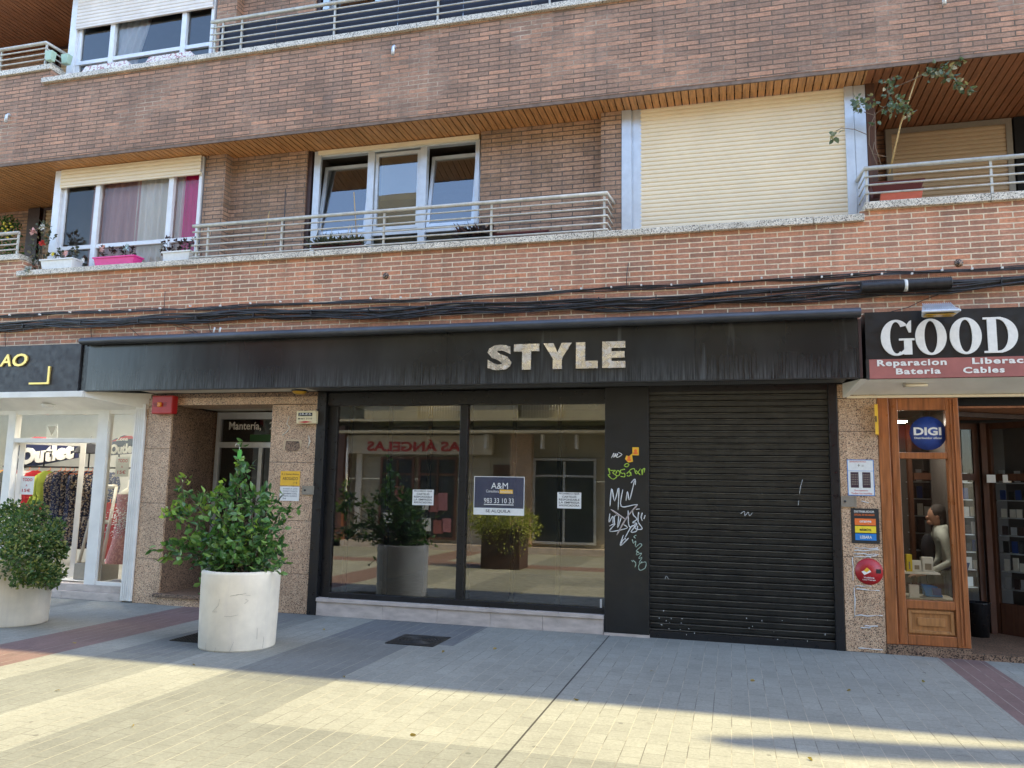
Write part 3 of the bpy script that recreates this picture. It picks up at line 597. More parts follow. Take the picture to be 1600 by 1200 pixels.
for i,(u,v,lab) in enumerate(((344,137,'small orange portrait sticker, the upper of two on the black panel'),(288,195,'small torn orange sticker, the lower of two on the black panel'))):
    x,z=W(*px([(u,v)])[0],Yg); t=thing('sticker',lab,'sticker',(x,Yg,z)); m=MB()
    if i==0: m.box(x-.036,x+.036,Yg-.003,Yg,z-.045,z+.045)
    else: m.plate([(x-.045,z-.01),(x-.01,z-.05),(x+.045,z-.04),(x+.035,z+.03),(x+.045,z+.06),(x,z+.02),(x-.03,z+.03)],Yg-.003,Yg)
    m.build('backing',M['yellow'],t); m=MB(); m.lathe((x,Yg-.004,z+.006),[(.001,0),(.018,0)],12,'y'); m.box(x-.025,x+.025,Yg-.0045,Yg-.0035,z-.034,z-.01); m.build('portrait_print',M['orangep'],t)
# notices on the panes
def notice(px0,py0,px1,py1,lines,lab,Y=gy-.006,skew=0):
    x0,z1=W(px0,py0,Y); x1,z0=W(px1,py1,Y); t=thing('paper_notice',lab,'notice',((x0+x1)/2,Y,z0))
    m=MB().hexa([(x0,Y,z0),(x1,Y,z0+skew),(x1,Y+.002,z0+skew),(x0,Y+.002,z0)],[(x0,Y,z1),(x1,Y,z1+skew),(x1,Y+.002,z1+skew),(x0,Y+.002,z1)]); m.build('paper_sheet',M['paper'],t)
    m=MB(); n=len(lines); h=(z1-z0)/(n+.6)
    for i,l in enumerate(lines):
        wd=(x1-x0)*(.86 if len(l)>8 else .6); c=(x0+x1)/2; zz=z1-h*(i+1.05)
        text(m,l,c-wd/2,zz+.15*h,c+wd/2,zz+h*.85,Y-.0012,.001,.012)
    m.build('printed_text',M['ink'],t); return t
N1=['PROHIBIDO FIJAR','CARTELES','RESPONSABLE','LA EMPRESA','ANUNCIADORA']
notice(645,765,677,790,N1,'white paper notice of five printed lines on the left pane',skew=.004); notice(871,769,908,795,N1,'white paper notice of five printed lines on the right pane beside the black panel')
# letting agent's sign
x0,z1=W(742,745,gy-.004); x1,z0=W(818,806,gy-.004); zm=W(742,793,gy-.004)[1]
t=thing('to_let_sign','translucent grey to let sign with a white foot on the right pane','sign',((x0+x1)/2,gy,z0)); Y=gy-.006
mt,nt,b=newmat('translucent_film'); b.inputs['Base Color'].default_value=(.10,.11,.17,1); b.inputs['Alpha'].default_value=.45; b.inputs['Roughness'].default_value=.2; M['film']=mt
MB().box(x0,x1,Y,Y+.002,zm,z1).build('film',M['film'],t); MB().box(x0,x1,Y-.0005,Y+.002,z0,zm).build('white_strip',M['paper'],t)
m=MB(); frame(m,x0-.006,x1+.006,z0,z1+.008,Y-.001,Y+.0025,.007); m.build('edge',M['wpl'],t)
ww=x1-x0; hh=z1-zm; m=MB()
text(m,'A&M',x0+ww*.34,z1-hh*.38,x0+ww*.68,z1-hh*.18,Y-.002); text(m,'Consultora',x0+ww*.24,z1-hh*.50,x0+ww*.50,z1-hh*.41,Y-.002); text(m,'983 33 10 33',x0+ww*.2,z1-hh*.84,x0+ww*.8,z1-hh*.68,Y-.002); m.box(x0+ww*.2,x0+ww*.8,Y-.0018,Y-.0008,z1-hh*.9,z1-hh*.875); m.build('printed_text',M['wlet'],t)
MB().box(x0+ww*.515,x0+ww*.78,Y-.0012,Y-.0004,z1-hh*.53,z1-hh*.40).build('yellow_bar',M['yellow'],t); m=MB(); text(m,'Inmobiliaria',x0+ww*.53,z1-hh*.51,x0+ww*.77,z1-hh*.42,Y-.0024); m.build('bar_text',M['wlet'],t)
m=MB(); text(m,'SE ALQUILA',x0+ww*.24,z0+(zm-z0)*.3,x0+ww*.74,z0+(zm-z0)*.78,Y-.0022,.001,.008); m.build('foot_text',M['ink'],t)
# small label at the corner of the pane
x,z=W(939,950,gy-.004); MBt=MB().box(x-.012,x+.012,gy-.008,gy-.005,z-.07,z+.10); tag(MBt.build('vertical_label',M['wpl']),'narrow white label low in the corner of the right pane','label')
# ============================================================ FASCIA SIGN
F=thing('fascia_sign','long weathered black fascia sign with mirror letters over the vacant shop','sign',(-3.5,-.2,2.76))
FX0,FX1=-8.34,1.285
m=MB(); xs=[FX0,-6.0,-3.2,-.35,1.10,FX1]
for p,q in zip(xs,xs[1:]): m.box(p+.0012,q-.0012,-.35,-.30,2.778,3.40)
m.build('face_board',M['fascia'],F); box('lower_lip',M['dkmet'],F,FX0,FX1,-.354,-.30,2.764,2.776); box('end_cap',M['blk2'],F,FX0-.05,FX0-.002,-.34,0,2.77,3.38); box('end_cap',M['brownd'],F,FX1+.002,FX1+.03,-.345,0,2.77,3.38)
mt,nt,b=newmat('perforated_strip'); p_=wpos(nt); v=N(nt,'ShaderNodeTexVoronoi'); v.inputs['Scale'].default_value=48; v.inputs['Randomness'].default_value=0; nt.links.new(p_,v.inputs['Vector'])
nt.links.new(ramp(nt,v.outputs['Distance'],[(.28,(.30,.29,.27)),(.40,(.05,.05,.05))]),b.inputs['Base Color']); M['perf']=mt
box('perforated_soffit',M['perf'],F,XB1,FX1-.12,-.298,-.0,2.766,2.772); box('soffit',M['beige'],F,-7.5,XB1-.01,-.298,-.0,2.766,2.772)
mt,nt,b=newmat('mirror_letter'); b.inputs['Metallic'].default_value=.9; b.inputs['Roughness'].default_value=.16
nt.links.new(ramp(nt,noise(nt,wpos(nt),9,5,.7),[(.35,(.72,.70,.70)),(.6,(.95,.93,.92))]),b.inputs['Base Color']); nt.links.new(ramp(nt,noise(nt,wpos(nt),14,4),[(.4,.10),(.65,.42)]),b.inputs['Roughness']); M['mirror']=mt
for ch,(a_,b_,c_,d_) in {'S':(762,540,799,581),'T':(803,539,842,581),'Y':(849,536,893,579),'L':(900,536,934,578),'E':(941,534,977,577)}.items():
    Y=-.378; xa,za=W(a_,(b_+1),Y); xb,zb=W(c_,d_,Y); zt_=3.222; zb_=2.925; m=MB(); k=(xb-xa)
    if ch=='S': text(m,'S',xa,zb_,xb,zt_,Y,.02,.045)
    elif ch=='T': m.plate([(xa+k*.33,zb_),(xa+k*.68,zb_),(xa+k*.68,zt_-.085),(xb,zt_-.085),(xb,zt_),(xa,zt_),(xa,zt_-.085),(xa+k*.33,zt_-.085)],Y,Y+.02)
    elif ch=='Y': m.plate([(xa+k*.34,zb_),(xa+k*.66,zb_),(xa+k*.66,zb_+.12),(xb,zt_),(xb-k*.36,zt_),(xa+k*.5,zb_+.19),(xa+k*.36,zt_),(xa,zt_),(xa+k*.34,zb_+.12)],Y,Y+.02)
    elif ch=='L': m.plate([(xa,zb_),(xb,zb_),(xb,zb_+.085),(xa+k*.42,zb_+.085),(xa+k*.42,zt_),(xa,zt_)],Y,Y+.02)
    else: h=.297/5; m.plate([(xa,zb_),(xb,zb_),(xb,zb_+.075),(xa+k*.4,zb_+.075),(xa+k*.4,zb_+.112),(xb-k*.03,zb_+.112),(xb-k*.03,zb_+.185),(xa+k*.4,zb_+.185),(xa+k*.4,zb_+.222),(xb,zb_+.222),(xb,zt_),(xa,zt_)],Y,Y+.02)
    m.build('letter',M['mirror'],F)
# ============================================================ AWNING
A=thing('awning_cassette','long folded grey awning cassette above the black fascia','awning',(-3.5,-.4,3.4))
mt,nt,b=newmat('awning_metal'); p_=wpos(nt); o_=ramp(nt,noise(nt,scl(nt,p_,(1.5,1,8)),1,6,.7),[(.3,(.045,.05,.06)),(.7,(.11,.12,.14))])
sp=ramp(nt,noise(nt,scl(nt,p_,(6,6,6)),2.2,7,.85),[(.68,0.),(.72,1.)]); nt.links.new(mix(nt,sp,o_,(.6,.6,.6)),b.inputs['Base Color']); b.inputs['Roughness'].default_value=.38; M['awn']=mt; b.inputs['Metallic'].default_value=.35
cyl=[(-.36,3.405),(-.40,3.385),(-.47,3.385),(-.505,3.40),(-.515,3.425),(-.50,3.455),(-.46,3.478),(-.38,3.485),(-.30,3.485)]
MB().prof(-8.37,1.30,cyl,True).build('cassette',M['awn'],A); 
m=MB(); m.plate([(0,0)]*0 or [(0,0),(1,0),(0,1)],0,0) if False else None
for x in (-8.37,1.30): 
    mm=MB(); mm.quad(*[(x,yy,zz) for yy,zz in cyl]); mm.build('end_cap',M['awn'],A)
MB().box(-8.30,1.25,-.32,-.02,3.40,3.475).build('mounting_rail',M['blk2'],A)
# ============================================================ LEFT SIGN (gold letters)
t=thing('left_shop_sign','charcoal shop sign with raised gold letters and a gold corner','sign',(-10.5,-.2,2.7))
M['char']=mk('charcoal_panel',(.030,.030,.034),.5,0,.08,4,bmp=.03)
MB().box(-14,-8.46,-.36,-.30,2.775,3.42).build('board',M['char'],t,bevel=.003); MB().box(-8.455,-8.395,-.33,0,2.775,3.42).build('side_return',M['blk2'],t)
Y=-.385; x0,z0=W(0,579,Y); x1,z1=W(20,557,Y); x2,_=W(43,557,Y)
m=MB(); text(m,'A',x0-.02,3.13,x1-.02,3.30,Y,.02,.02,.15); m.build('letter',M['gold'],t); m=MB(); text(m,'O',x1-.0,3.125,x2,3.305,Y,.02,.02,.15); m.build('letter',M['gold'],t)
a0=W(44,607,Y); a1=W(75,608,Y); m=MB(); m.plate([(a0[0],2.87),(a1[0],2.87),(a1[0],3.115),(a1[0]-.035,3.115),(a1[0]-.035,2.895),(a0[0],2.895)],Y,Y+.02); m.build('corner_bracket',M['gold'],t)
# left canopy soffit
t=thing('shop_canopy','white canopy soffit under the charcoal sign','canopy',(-10,-.2,2.6))
m=MB(); m.box(-14,-8.36,-.372,-.335,2.69,2.772); m.build('front_trim',M['white'],t,bevel=.004)
m=MB(); m.quad((-14,-.335,2.695),(-14,.10,2.545),(-7.56,.10,2.545),(-8.36,-.335,2.695)); m.quad((-8.36,-.335,2.695),(-7.56,.02,2.545),(-7.56,.02,2.768),(-8.36,-.335,2.768)); m.build('soffit_panel',M['white'],t)
x,z=W(77,635,-.1); t2=thing('ceiling_light','small round cream lamp under the left canopy','lamp',(x,-.12,2.6)); MB().lathe((x,-.12,2.615),[(.001,-.045),(.06,-.04),(.08,-.015),(.08,0.01)],20).build('lamp_body',M['wpl'],t2); MB().box(x-.13,x+.13,-.135,-.105,2.612,2.626).build('mounting_bar',M['white'],t2)
# ============================================================ LEFT SHOP FRONT
L=thing('clothes_shop_front','white framed clothes shop front at the left with glass panes','shop front',(-9.2,.05,0))
Y=.10
f=MB(); xa=W(138,800,.06)[0]
gx0=W(190,930,.0)[0]; f.box(gx0,XA0-.004,-.03,.16,0.02,2.62)
for i in range(4): f.box(gx0+.012+i*.033,gx0+.030+i*.033,-.037,-.031,.03,2.55)
mu0,mu1=W(134,920,Y)[0],W(151,920,Y)[0]; f.box(mu0,mu1,Y-.05,Y+.05,.19,2.55)
f.box(mu1,gx0,Y-.04,Y+.04,.19,.235); 
lm0,lm1=W(3,800,Y)[0],W(15,800,Y)[0]; f.box(lm0,lm1,Y-.05,Y+.05,.19,2.55)
tz0,tz1=W(90,692,Y)[1],W(90,685,Y)[1]; f.box(lm1,mu0,Y-.045,Y+.045,tz0,tz1); f.box(-14,gx0,Y-.04,Y+.04,2.50,2.56)
f.build('frame',M['white'],L,bevel=.005)
for (p,q,r_,s_) in ((mu1,gx0,.235,2.5),(lm1,mu0,tz1,2.5),(-14,lm0,.2,2.5)):
    MB().quad((p,Y,r_),(q,Y,r_),(q,Y,s_),(p,Y,s_)).build('pane',M['glassb'],L)
# open door leaf folded inward
d0=Vector((lm1+.02,.14,0)); d1=Vector((lm1+.72,.62,0)); m=MB()
def leafbar(m,a_,b_,z0,z1,t=.02):
    d=(b_-a_).normalized(); n=Vector((-d.y,d.x,0))*t
    m.hexa([tuple(a_+Vector((0,0,z0))),tuple(b_+Vector((0,0,z0))),tuple(b_+n+Vector((0,0,z0))),tuple(a_+n+Vector((0,0,z0)))],[tuple(a_+Vector((0,0,z1))),tuple(b_+Vector((0,0,z1))),tuple(b_+n+Vector((0,0,z1))),tuple(a_+n+Vector((0,0,z1)))])
dd=(d1-d0).normalized(); leafbar(m,d0,d0+dd*.07,.2,2.15,.04); leafbar(m,d1-dd*.07,d1,.2,2.15,.04); leafbar(m,d0+dd*.07,d1-dd*.07,.2,.3,.038); leafbar(m,d0+dd*.07,d1-dd*.07,2.08,2.15,.038)
m.build('door_leaf',M['white'],L,bevel=.003)
st=MB(); xs=[-14,-12.2,-10.7,-9.55,-8.75,-7.98,XA0-.15]
for p,q in zip(xs,xs[1:]): st.box(p+.001,q-.001,-.01,.3,0,.10)
for p,q in zip(xs,xs[1:]): st.box(p+.001,q-.001,.03,.3,.102,.19)
st.build('threshold',M['marble'],L,bevel=.003)
room(L,-14,XA0,.19,3.0,.2,2.8,M['white']); box('shop_floor',M['roomfloor'],L,-14,XA0,.2,2.8,.1,.185)
# banners and things in the clothes shop
Yb=1.25
def pp(pts,Y): return [W(a_,b_,Y) for a_,b_ in pts]
t=thing('outlet_banner','large tilted navy Outlet banner hanging in the clothes shop','banner',(*[W(70,710,Yb)[0]],Yb,1.9))
MB().plate(pp([(22,735),(30,733),(122,715),(121,690),(60,689),(26,697)],Yb),Yb,Yb+.02).build('navy_board',M['navy'],t)
m=MB(); xa,za=W(28,728,Yb); xb,zb=W(118,694,Yb); text(m,'Outlet',-11.06,1.80,-9.98,2.07,Yb-.02,.015,.06,0,skew=.11); m.build('white_letters',M['wlet'],t)
MB().plate(pp([(34,690),(118,690),(84,684),(52,682)],Yb),Yb+.03,Yb+.04).build('red_flash',M['redp'],t)
Yc=.22; t=thing('outlet_hanging_sign','small navy and red Zona Outlet sign hanging at the right pane','sign',(W(190,700,Yc)[0],Yc,2.1))
MB().plate(pp([(168,712),(214,708),(214,684),(194,680),(169,690)],Yc),Yc,Yc+.01).build('navy_board',M['navy'],t)
MB().plate(pp([(174,690),(210,685),(206,681),(196,681)],Yc),Yc-.006,Yc-.001).build('red_flash',M['redp'],t)
m=MB(); xa,za=W(172,709,Yc); xb,zb=W(213,696,Yc); text(m,'Outlet',xa,za-.01,xb,za+.13,Yc-.012,.008,.05,skew=.06); xa,za=W(182,689,Yc); xb,zb=W(201,684,Yc); text(m,'Zona',xa,za,xb,za+.05,Yc-.012,.004,.02,skew=.03); m.build('white_letters',M['wlet'],t)
for (a_,b_,c_,d_,Yq,lab) in ((182,714,200,745,.16,'white price sign with red print on the right pane of the clothes shop'),(33,744,51,773,.16,'white price sign with red print above the left planter'),(-2,640,8,640,.16,None)):
    if not lab: continue
    xa,za=W(a_,b_,Yq); xb,zb=W(c_,d_,Yq); t=thing('price_sign',lab,'price sign',((xa+xb)/2,Yq,zb),'price signs in the clothes shop'); MB().box(xa,xb,Yq,Yq+.004,zb,za).build('card',M['paper'],t)
    m=MB(); h=za-zb; k=xb-xa
    text(m,'TODO',xa+k*.15,za-h*.27,xb-k*.12,za-h*.10,Yq-.002,.001,.02); text(m,'A',xa+k*.42,za-h*.55,xa+k*.55,za-h*.44,Yq-.002,.001,.02); text(m,'15€',xa+k*.18,za-h*.86,xb-k*.2,za-h*.68,Yq-.002,.001,.02); m.build('red_print',M['redp'],t)
# clothes rail
cr=thing('clothes_rack','metal wall rail carrying hangers of dresses in the clothes shop','clothes rail',(-8.6,1.15,0)); zr=1.78
m=MB(); m.tube([(-11.2,1.1,zr),(-8.0,1.1,zr)],.014,8); m.build('rail',M['blk2'],cr)
for x in (-10.4,-9.55,-9.0,-8.45):
    MB().tube([(x,1.24,zr+.24),(x,1.12,zr+.24),(x,1.1,zr+.2),(x,1.1,zr)],.012,6).build('arm',M['blk2'],cr)
patt=[cloth('floral_dark_fabric',[(.01,.012,.03),(.015,.02,.05),(.25,.18,.12),(.02,.02,.03),(.35,.30,.25)],55),cloth('floral_blue_fabric',[(.02,.03,.09),(.05,.07,.15),(.3,.28,.25),(.015,.02,.06)],70)]
cols=[M['redp'],flat('lime_fabric',(.35,.42,.06),.9),flat('red_fabric',(.4,.03,.03),.9),flat('ochre_fabric',(.55,.33,.05),.9),flat('black_fabric',(.02,.02,.025),.9),M['wpl']]
def garment(x,y,z,wid,ln,mt,tilt,lab):
    g=MB(); k=28; prof=[(0,.10),(-.06,.9*wid/2),(-.20,wid/2),(-.45,wid*.40),(-ln*.75,wid*.48),(-ln,wid*.56)]
    n0=len(g.v)
    for (dz,hw) in prof:
        for j in range(k):
            a_=2*math.pi*j/k; fo=1+.16*math.sin(a_*7+x*9)*min(1,-dz*2.2); g.v.append((x+math.sin(tilt)*hw*fo*math.cos(a_)+.045*fo*math.sin(a_),y+math.cos(tilt)*hw*fo*math.cos(a_)-.02*(fo-1)*5,z+dz+.01*math.sin(a_*3)))
    for i in range(len(prof)-1):
        for j in range(k): j2=(j+1)%k; g.f.append((n0+i*k+j,n0+i*k+j2,n0+(i+1)*k+j2,n0+(i+1)*k+j)); g.sm.append(True)
    t=thing('hanging_garment',lab,'garment',(x,y,z),'clothes hanging on the rail of the clothes shop'); g.build('cloth',mt,t)
    MB().tube([(x+math.sin(tilt)*(-wid*.42),y-math.cos(tilt)*wid*.42,z-.04),(x,y,z+.02),(x,y,z+.06)],.006,5).build('hanger',M['orangep'],t)
for i in range(11): garment(-9.96+i*.085,1.0,zr-.07,.40,random.uniform(.9,1.15),patt[i%3%2],random.uniform(-.3,.6)+.3,'dark patterned dress, '+ORD[i]+' from the left in the crowded row of dresses')
for i,(x,c,l,lab) in enumerate(((-11.05,3,.6,'ochre top on the clothes rail at the far left'),(-10.92,4,.7,'black top on the clothes rail next to the ochre one'),(-10.74,2,.62,'red shirt on the clothes rail above the left planter'),(-10.56,5,.6,'white blouse on the clothes rail beside the red shirt'),(-10.38,0,.65,'scarlet top on the clothes rail'),(-10.16,1,.5,'lime green top on the clothes rail beside the patterned dresses'))): garment(x,1.0,zr-.07,.42,l,cols[c],.9,lab)
garment(-8.95,.95,1.25,.3,.8,cols[2],.3,'red dress hanging low by the white mullion')
# display stand + box
t=thing('display_stand','pale A shaped display stand behind the left shop door','stand',(-8.75,.55,.19)); m=MB()
for a_,b_ in (((-8.95,.45,.4),(-8.86,.6,1.50)),((-8.56,.45,.4),(-8.55,.6,1.50)),((-8.86,.6,1.50),(-8.55,.6,1.50)),((-8.91,.53,1.0),(-8.55,.53,1.0))): m.tube([a_,b_],.03,4)
m.build('stand_frame',M['beige'],t); MB().box(-9.0,-8.52,.42,.75,.19,.42).build('base_box',M['grey'],t,bevel=.01)
# mannequin
mx,my=W(198,800,.45)[0],.5; t=thing('mannequin','headless display mannequin in a pink dress behind the right pane','mannequin',(mx,my,.19))
MB().lathe((mx,my,0),[(.001,1.60),(.045,1.59),(.05,1.50),(.10,1.46),(.17,1.40),(.165,1.25),(.12,1.08),(.15,.93)],18).build('torso',M['beige'],t)
MB().lathe((mx,my,0),[(.172,1.40),(.172,1.25),(.128,1.08),(.16,.93),(.20,.7),(.26,.45)],18).build('dress',M['pinkcl'],t); MB().tube([(mx,my,.2),(mx,my,.95)],.015,8).build('pole',M['alu'],t); MB().lathe((mx,my,.19),[(.16,0),(.15,.02),(.001,.025)],18).build('base',M['alu'],t)
# dried flowers
fx,fz=W(186,815,.35); t=thing('dried_flowers','bunch of cream dried flowers leaning in the right pane','flowers',(fx,.35,fz-.25)); m=MB(); s2=MB()
for _ in range(420):
    a_=Vector((random.gauss(0,.10),random.gauss(0,.05),random.gauss(0,.13))); c=Vector((fx+.04,.35,fz))+a_; r_=.008
    m.quad((c.x-r_,c.y,c.z),(c.x,c.y-r_,c.z-r_),(c.x+r_,c.y,c.z),(c.x,c.y+r_,c.z+r_))
for _ in range(14): s2.tube([(fx,.36,fz-.25),(fx+random.gauss(.04,.08),.35,fz+random.gauss(.05,.08))],.002,4)
s2.build('stalks',M['twig'],t); m.build('blossom',M['paper'],t)
t=thing('small_poster','pale poster with a grey triangle above the clothes shop door','poster',(W(81,660,.5)[0],.5,2.3)); MB().plate(pp([(72,688),(90,688),(90,663),(73,663)],.5),.5,.505).build('sheet',M['paper'],t); MB().plate(pp([(81,681),(88,666),(75,666)],.5),.494,.499).build('triangle_print',M['grey'],t)
t=thing('parasol','black folding umbrella hung at the top of the clothes shop','umbrella',(W(140,703,.9)[0],.9,2.0)); ux,uz_=W(141,700,.9); MB().lathe((ux,.9,uz_),[(.24,-.08),(.18,.0),(.09,.05),(.01,.07)],8).build('canopy',cols[4],t); MB().tube([(ux,.9,uz_-.3),(ux,.9,uz_+.18)],.008,6).build('shaft',M['blk2'],t)
# ============================================================ ALARM BOXES, PLATES ON THE GRANITE
x0,z1=W(243,619,-.05); x1,z0=W(273,647,-.05); t=thing('alarm_box','red alarm box with an orange lamp above the granite pier','alarm',((x0+x1)/2,-.05,z0))
MB().box(x0,x1,-.11,0,z0,z1).build('casing',M['redbox'],t,bevel=.012); MB().box(x0+.10,x0+.165,-.135,-.11,z0+.09,z0+.155).build('lamp',M['orange'],t,bevel=.012)
m=MB(); 
for i in range(3):
    for q in (x0+.035,x0+.185): m.box(q,q+.05,-.1125,-.1105,z0+.10+i*.02,z0+.106+i*.02)
m.build('louvres',M['ink'],t)
x0,z1=W(465,642,-.05); x1,z0=W(494,662,-.05); t=thing('alarm_box','cream alarm box with black lettering beside the vacant shop','alarm',((x0+x1)/2,-.05,z0)); MB().box(x0,x1,-.07,0,z0,z1).build('casing',flat('cream_plastic',(.72,.62,.38),.4),t,bevel=.008)
k=x1-x0; h=z1-z0; Y=-.0725; MB().box(x0+k*.10,x0+k*.82,Y,Y+.002,z1-h*.42,z1-h*.16).build('black_strip',M['ink'],t); m=MB(); text(m,'J.R.Z.S.',x0+k*.15,z1-h*.37,x0+k*.78,z1-h*.2,Y-.001,.001,.02); m.build('strip_text',M['wlet'],t)
m=MB(); text(m,'M 8/1 3110',x0+k*.1,z1-h*.68,x0+k*.82,z1-h*.56,Y-.001,.001,.01); m.build('small_text',M['ink'],t); m=MB(); m.plate([(x0+k*.08,z0+h*.12),(x0+k*.45,z0+h*.05),(x0+k*.85,z0+h*.12),(x0+k*.5,z0+h*.2)],Y-.001,Y); m.build('red_flash',M['redp'],t)
x,z=W(467,616,-.15); t=thing('amber_lamp','amber oval lamp under the fascia above the granite pier','lamp',(x,-.15,2.72)); MB().lathe((x,-.14,2.765),[(.001,-.055),(.06,-.05),(.085,-.03),(.09,-.012)],20).build('lens',M['ylens'],t); MB().lathe((x,-.14,2.765),[(.092,-.02),(.10,-.012),(.10,.0)],20).build('rim',M['blk2'],t)
def plate(name,lab,cat,px0,py0,px1,py1,mt,th=.004,Y=-.002,loc=None):
    x0,z1=W(px0,py0,Y); x1,z0=W(px1,py1,Y); t=thing(name,lab,cat,((x0+x1)/2,Y,z0)); MB().box(x0,x1,Y-th,Y,z0,z1).build('backing',mt,t); return t,x0,x1,z0,z1,Y-th
t,x0,x1,z0,z1,Y=plate('lawyer_plate','yellow office plate on the granite pier over a white notice','sign',439,736,468,759,M['yellow'])
k=x1-x0;h=z1-z0;m=MB(); text(m,'R. J. Nuñez Alonso',x0+k*.06,z1-h*.30,x0+k*.94,z1-h*.14,Y-.001); text(m,'ABOGADO',x0+k*.12,z1-h*.62,x0+k*.9,z1-h*.40,Y-.001); text(m,'1º B',x0+k*.7,z1-h*.88,x0+k*.88,z1-h*.74,Y-.001); m.build('printed_text',M['ink'],t)
t,x0,x1,z0,z1,Y=plate('paper_notice','white typed notice right under the yellow plate','notice',438,760,467,783,M['paper'])
k=x1-x0;h=z1-z0;m=MB(); 
for i,s_ in enumerate(('AVISO A LOS','VECINOS Y CLIENTES','TIMBRE DEL','PORTAL NUMERO','26')): text(m,s_,x0+k*.15,z1-h*(.2+i*.17),x0+k*(.9 if i<4 else .35),z1-h*(.1+i*.17),Y-.001)
m.build('printed_text',M['navy'],t)
def meter(px0,py0,px1,py1,lab):
    t,x0,x1,z0,z1,Y=plate('meter_cover',lab,'meter cover',px0,py0,px1,py1,M['grey'],.012); m=MB(); frame(m,x0-.008,x1+.008,z0-.008,z1+.008,Y-.004,Y+.012,.012); m.build('rim',M['grey'],t); MB().lathe((x0+.03,Y-.006,(z0+z1)/2),[(.001,0),(.012,.0),(.012,.006)],12,'y').build('lock',M['ink'],t)
meter(474,760,490,772,'small grey meter cover low on the pier left of the vacant shop'); meter(1315,776,1337,791,'small grey meter cover on the pier beside the wooden shopfront')
x0,z1=W(443,687,-.003); x1,z0=W(471,705,-.003); t=thing('torn_poster_patch','greyish patch of torn poster on the granite pier','poster remnant',((x0+x1)/2,-.003,z0)); MB().plate([(x0,z0+.02),(x0+.04,z0),(x1-.02,z0+.01),(x1,z1-.03),(x1-.01,z1),(x0+.01,z1)],-.004,-.001).build('glue_patch',M['creamd'],t); MB().plate([(x0+.03,z0+.02),(x0+.06,z0),(x1-.05,z0+.005),(x1-.02,z0+.05),(x1-.04,z1-.02),(x0+.04,z1-.015)],-.007,-.0045).build('dark_patch',M['granite_d'],t)
# ============================================================ PHONE SHOP
t=thing('phone_shop_sign','black sign with big cream serif letters above a red strip','sign',(3,-.2,2.75))
M['redstrip']=mk('faded_red_strip',(.36,.12,.10),.6,0,.15,4)
MB().box(1.35,5.6,-.36,-.05,2.957,3.445).build('black_board',M['blk'],t); MB().box(1.375,5.6,-.362,-.05,2.757,2.955).build('red_board',M['redstrip'],t); MB().box(1.345,1.373,-.366,-.05,2.75,2.955).build('edge_trim',M['dkmet'],t)
Y=-.375
def ring(mb,cx,cz,rx,rz,tx,tz,a0=0,a1=360,y=Y,dep=.02,n=48):
    full=abs(a1-a0)>=360; k=n if full else n+1; n0=len(mb.v)
    for i in range(k):
        a=R(a0+(a1-a0)*i/n)
        for (ex,ez) in ((rx,rz),(rx-tx,rz-tz)):
            for yy in (y,y+dep): mb.v.append((cx+ex*math.cos(a),yy,cz+ez*math.sin(a)))
    for i in range(n if not full else k):
        p=n0+4*i; q=n0+4*((i+1)%k)
        mb.f+=[(p,q,q+2,p+2),(p+1,p+3,q+3,q+1),(p,p+1,q+1,q),(p+2,q+2,q+3,p+3)]; mb.sm+=[False]*4
    if not full:
        for p in (n0,n0+4*(k-1)): mb.f.append((p,p+2,p+3,p+1)); mb.sm.append(False)
gx=[W(a_,540,Y)[0] for a_ in (1377,1427,1431,1480,1485,1535,1538,1592)]
zc=3.17; hz=.185
m=MB(); c=(gx[0]+gx[1])/2; rx=(gx[1]-gx[0])/2; ring(m,c-.005,zc,rx-.005,hz,.085,.022,42,300); m.plate([(c+.02,zc-.03),(gx[1]+.015,zc-.03),(gx[1]+.015,zc-.01),(c+.02,zc-.01)],Y-.001,Y+.02); m.box(c+.065,gx[1]-.01,Y-.002,Y+.02,zc-.175,zc-.02); m.plate([(gx[1]-.035,zc+.05),(gx[1]-.015,zc+.05),(gx[1]-.01,zc+.175),(gx[1]-.03,zc+.165),(gx[1]-.06,zc+.12)],Y-.003,Y+.02); m.plate([(c+.01,zc-.185),(c+.07,zc-.165),(c+.085,zc-.10),(c+.03,zc-.155)],Y-.003,Y+.02); m.build('letter',M['wlet'],t)
for j in (2,4):
    m=MB(); ring(m,(gx[j]+gx[j+1])/2,zc,(gx[j+1]-gx[j])/2,hz,.083,.022); m.build('letter',M['wlet'],t)
m=MB(); x=gx[6]; m.box(x+.035,x+.115,Y-.001,Y+.02,zc-.172,zc+.172); m.box(x,x+.16,Y,Y+.02,zc-.178,zc-.158); m.box(x,x+.16,Y,Y+.02,zc+.158,zc+.178); ring(m,x+.13,zc,gx[7]-x-.13,.178,.083,.022,-90,90,Y+.0005); m.build('letter',M['wlet'],t)
Y=-.3665; m=MB()
for s_,a_,b_,z in (('Reparacion',1371,1480,2.885),('Bateria',1400,1470,2.795),('Liberacion',1520,1636,2.885),('Cables',1505,1570,2.795)):
    xa=W(a_,580,Y)[0]; xb=W(b_,580,Y)[0]; text(m,s_,xa,z-(.022 if s_[0]=='R' else 0),xb,z+.062,Y,.002,.035,space=1.15)
m.build('strip_letters',M['wlet'],t)
t=thing('shop_canopy','cream canopy soffit under the red strip of the right hand sign','canopy',(3,-.2,2.65))
m=MB(); m.quad((1.37,-.36,2.750),(1.21,.03,2.625),(5.6,.03,2.625),(5.6,-.36,2.750)); m.build('soffit_panel',M['white'],t)
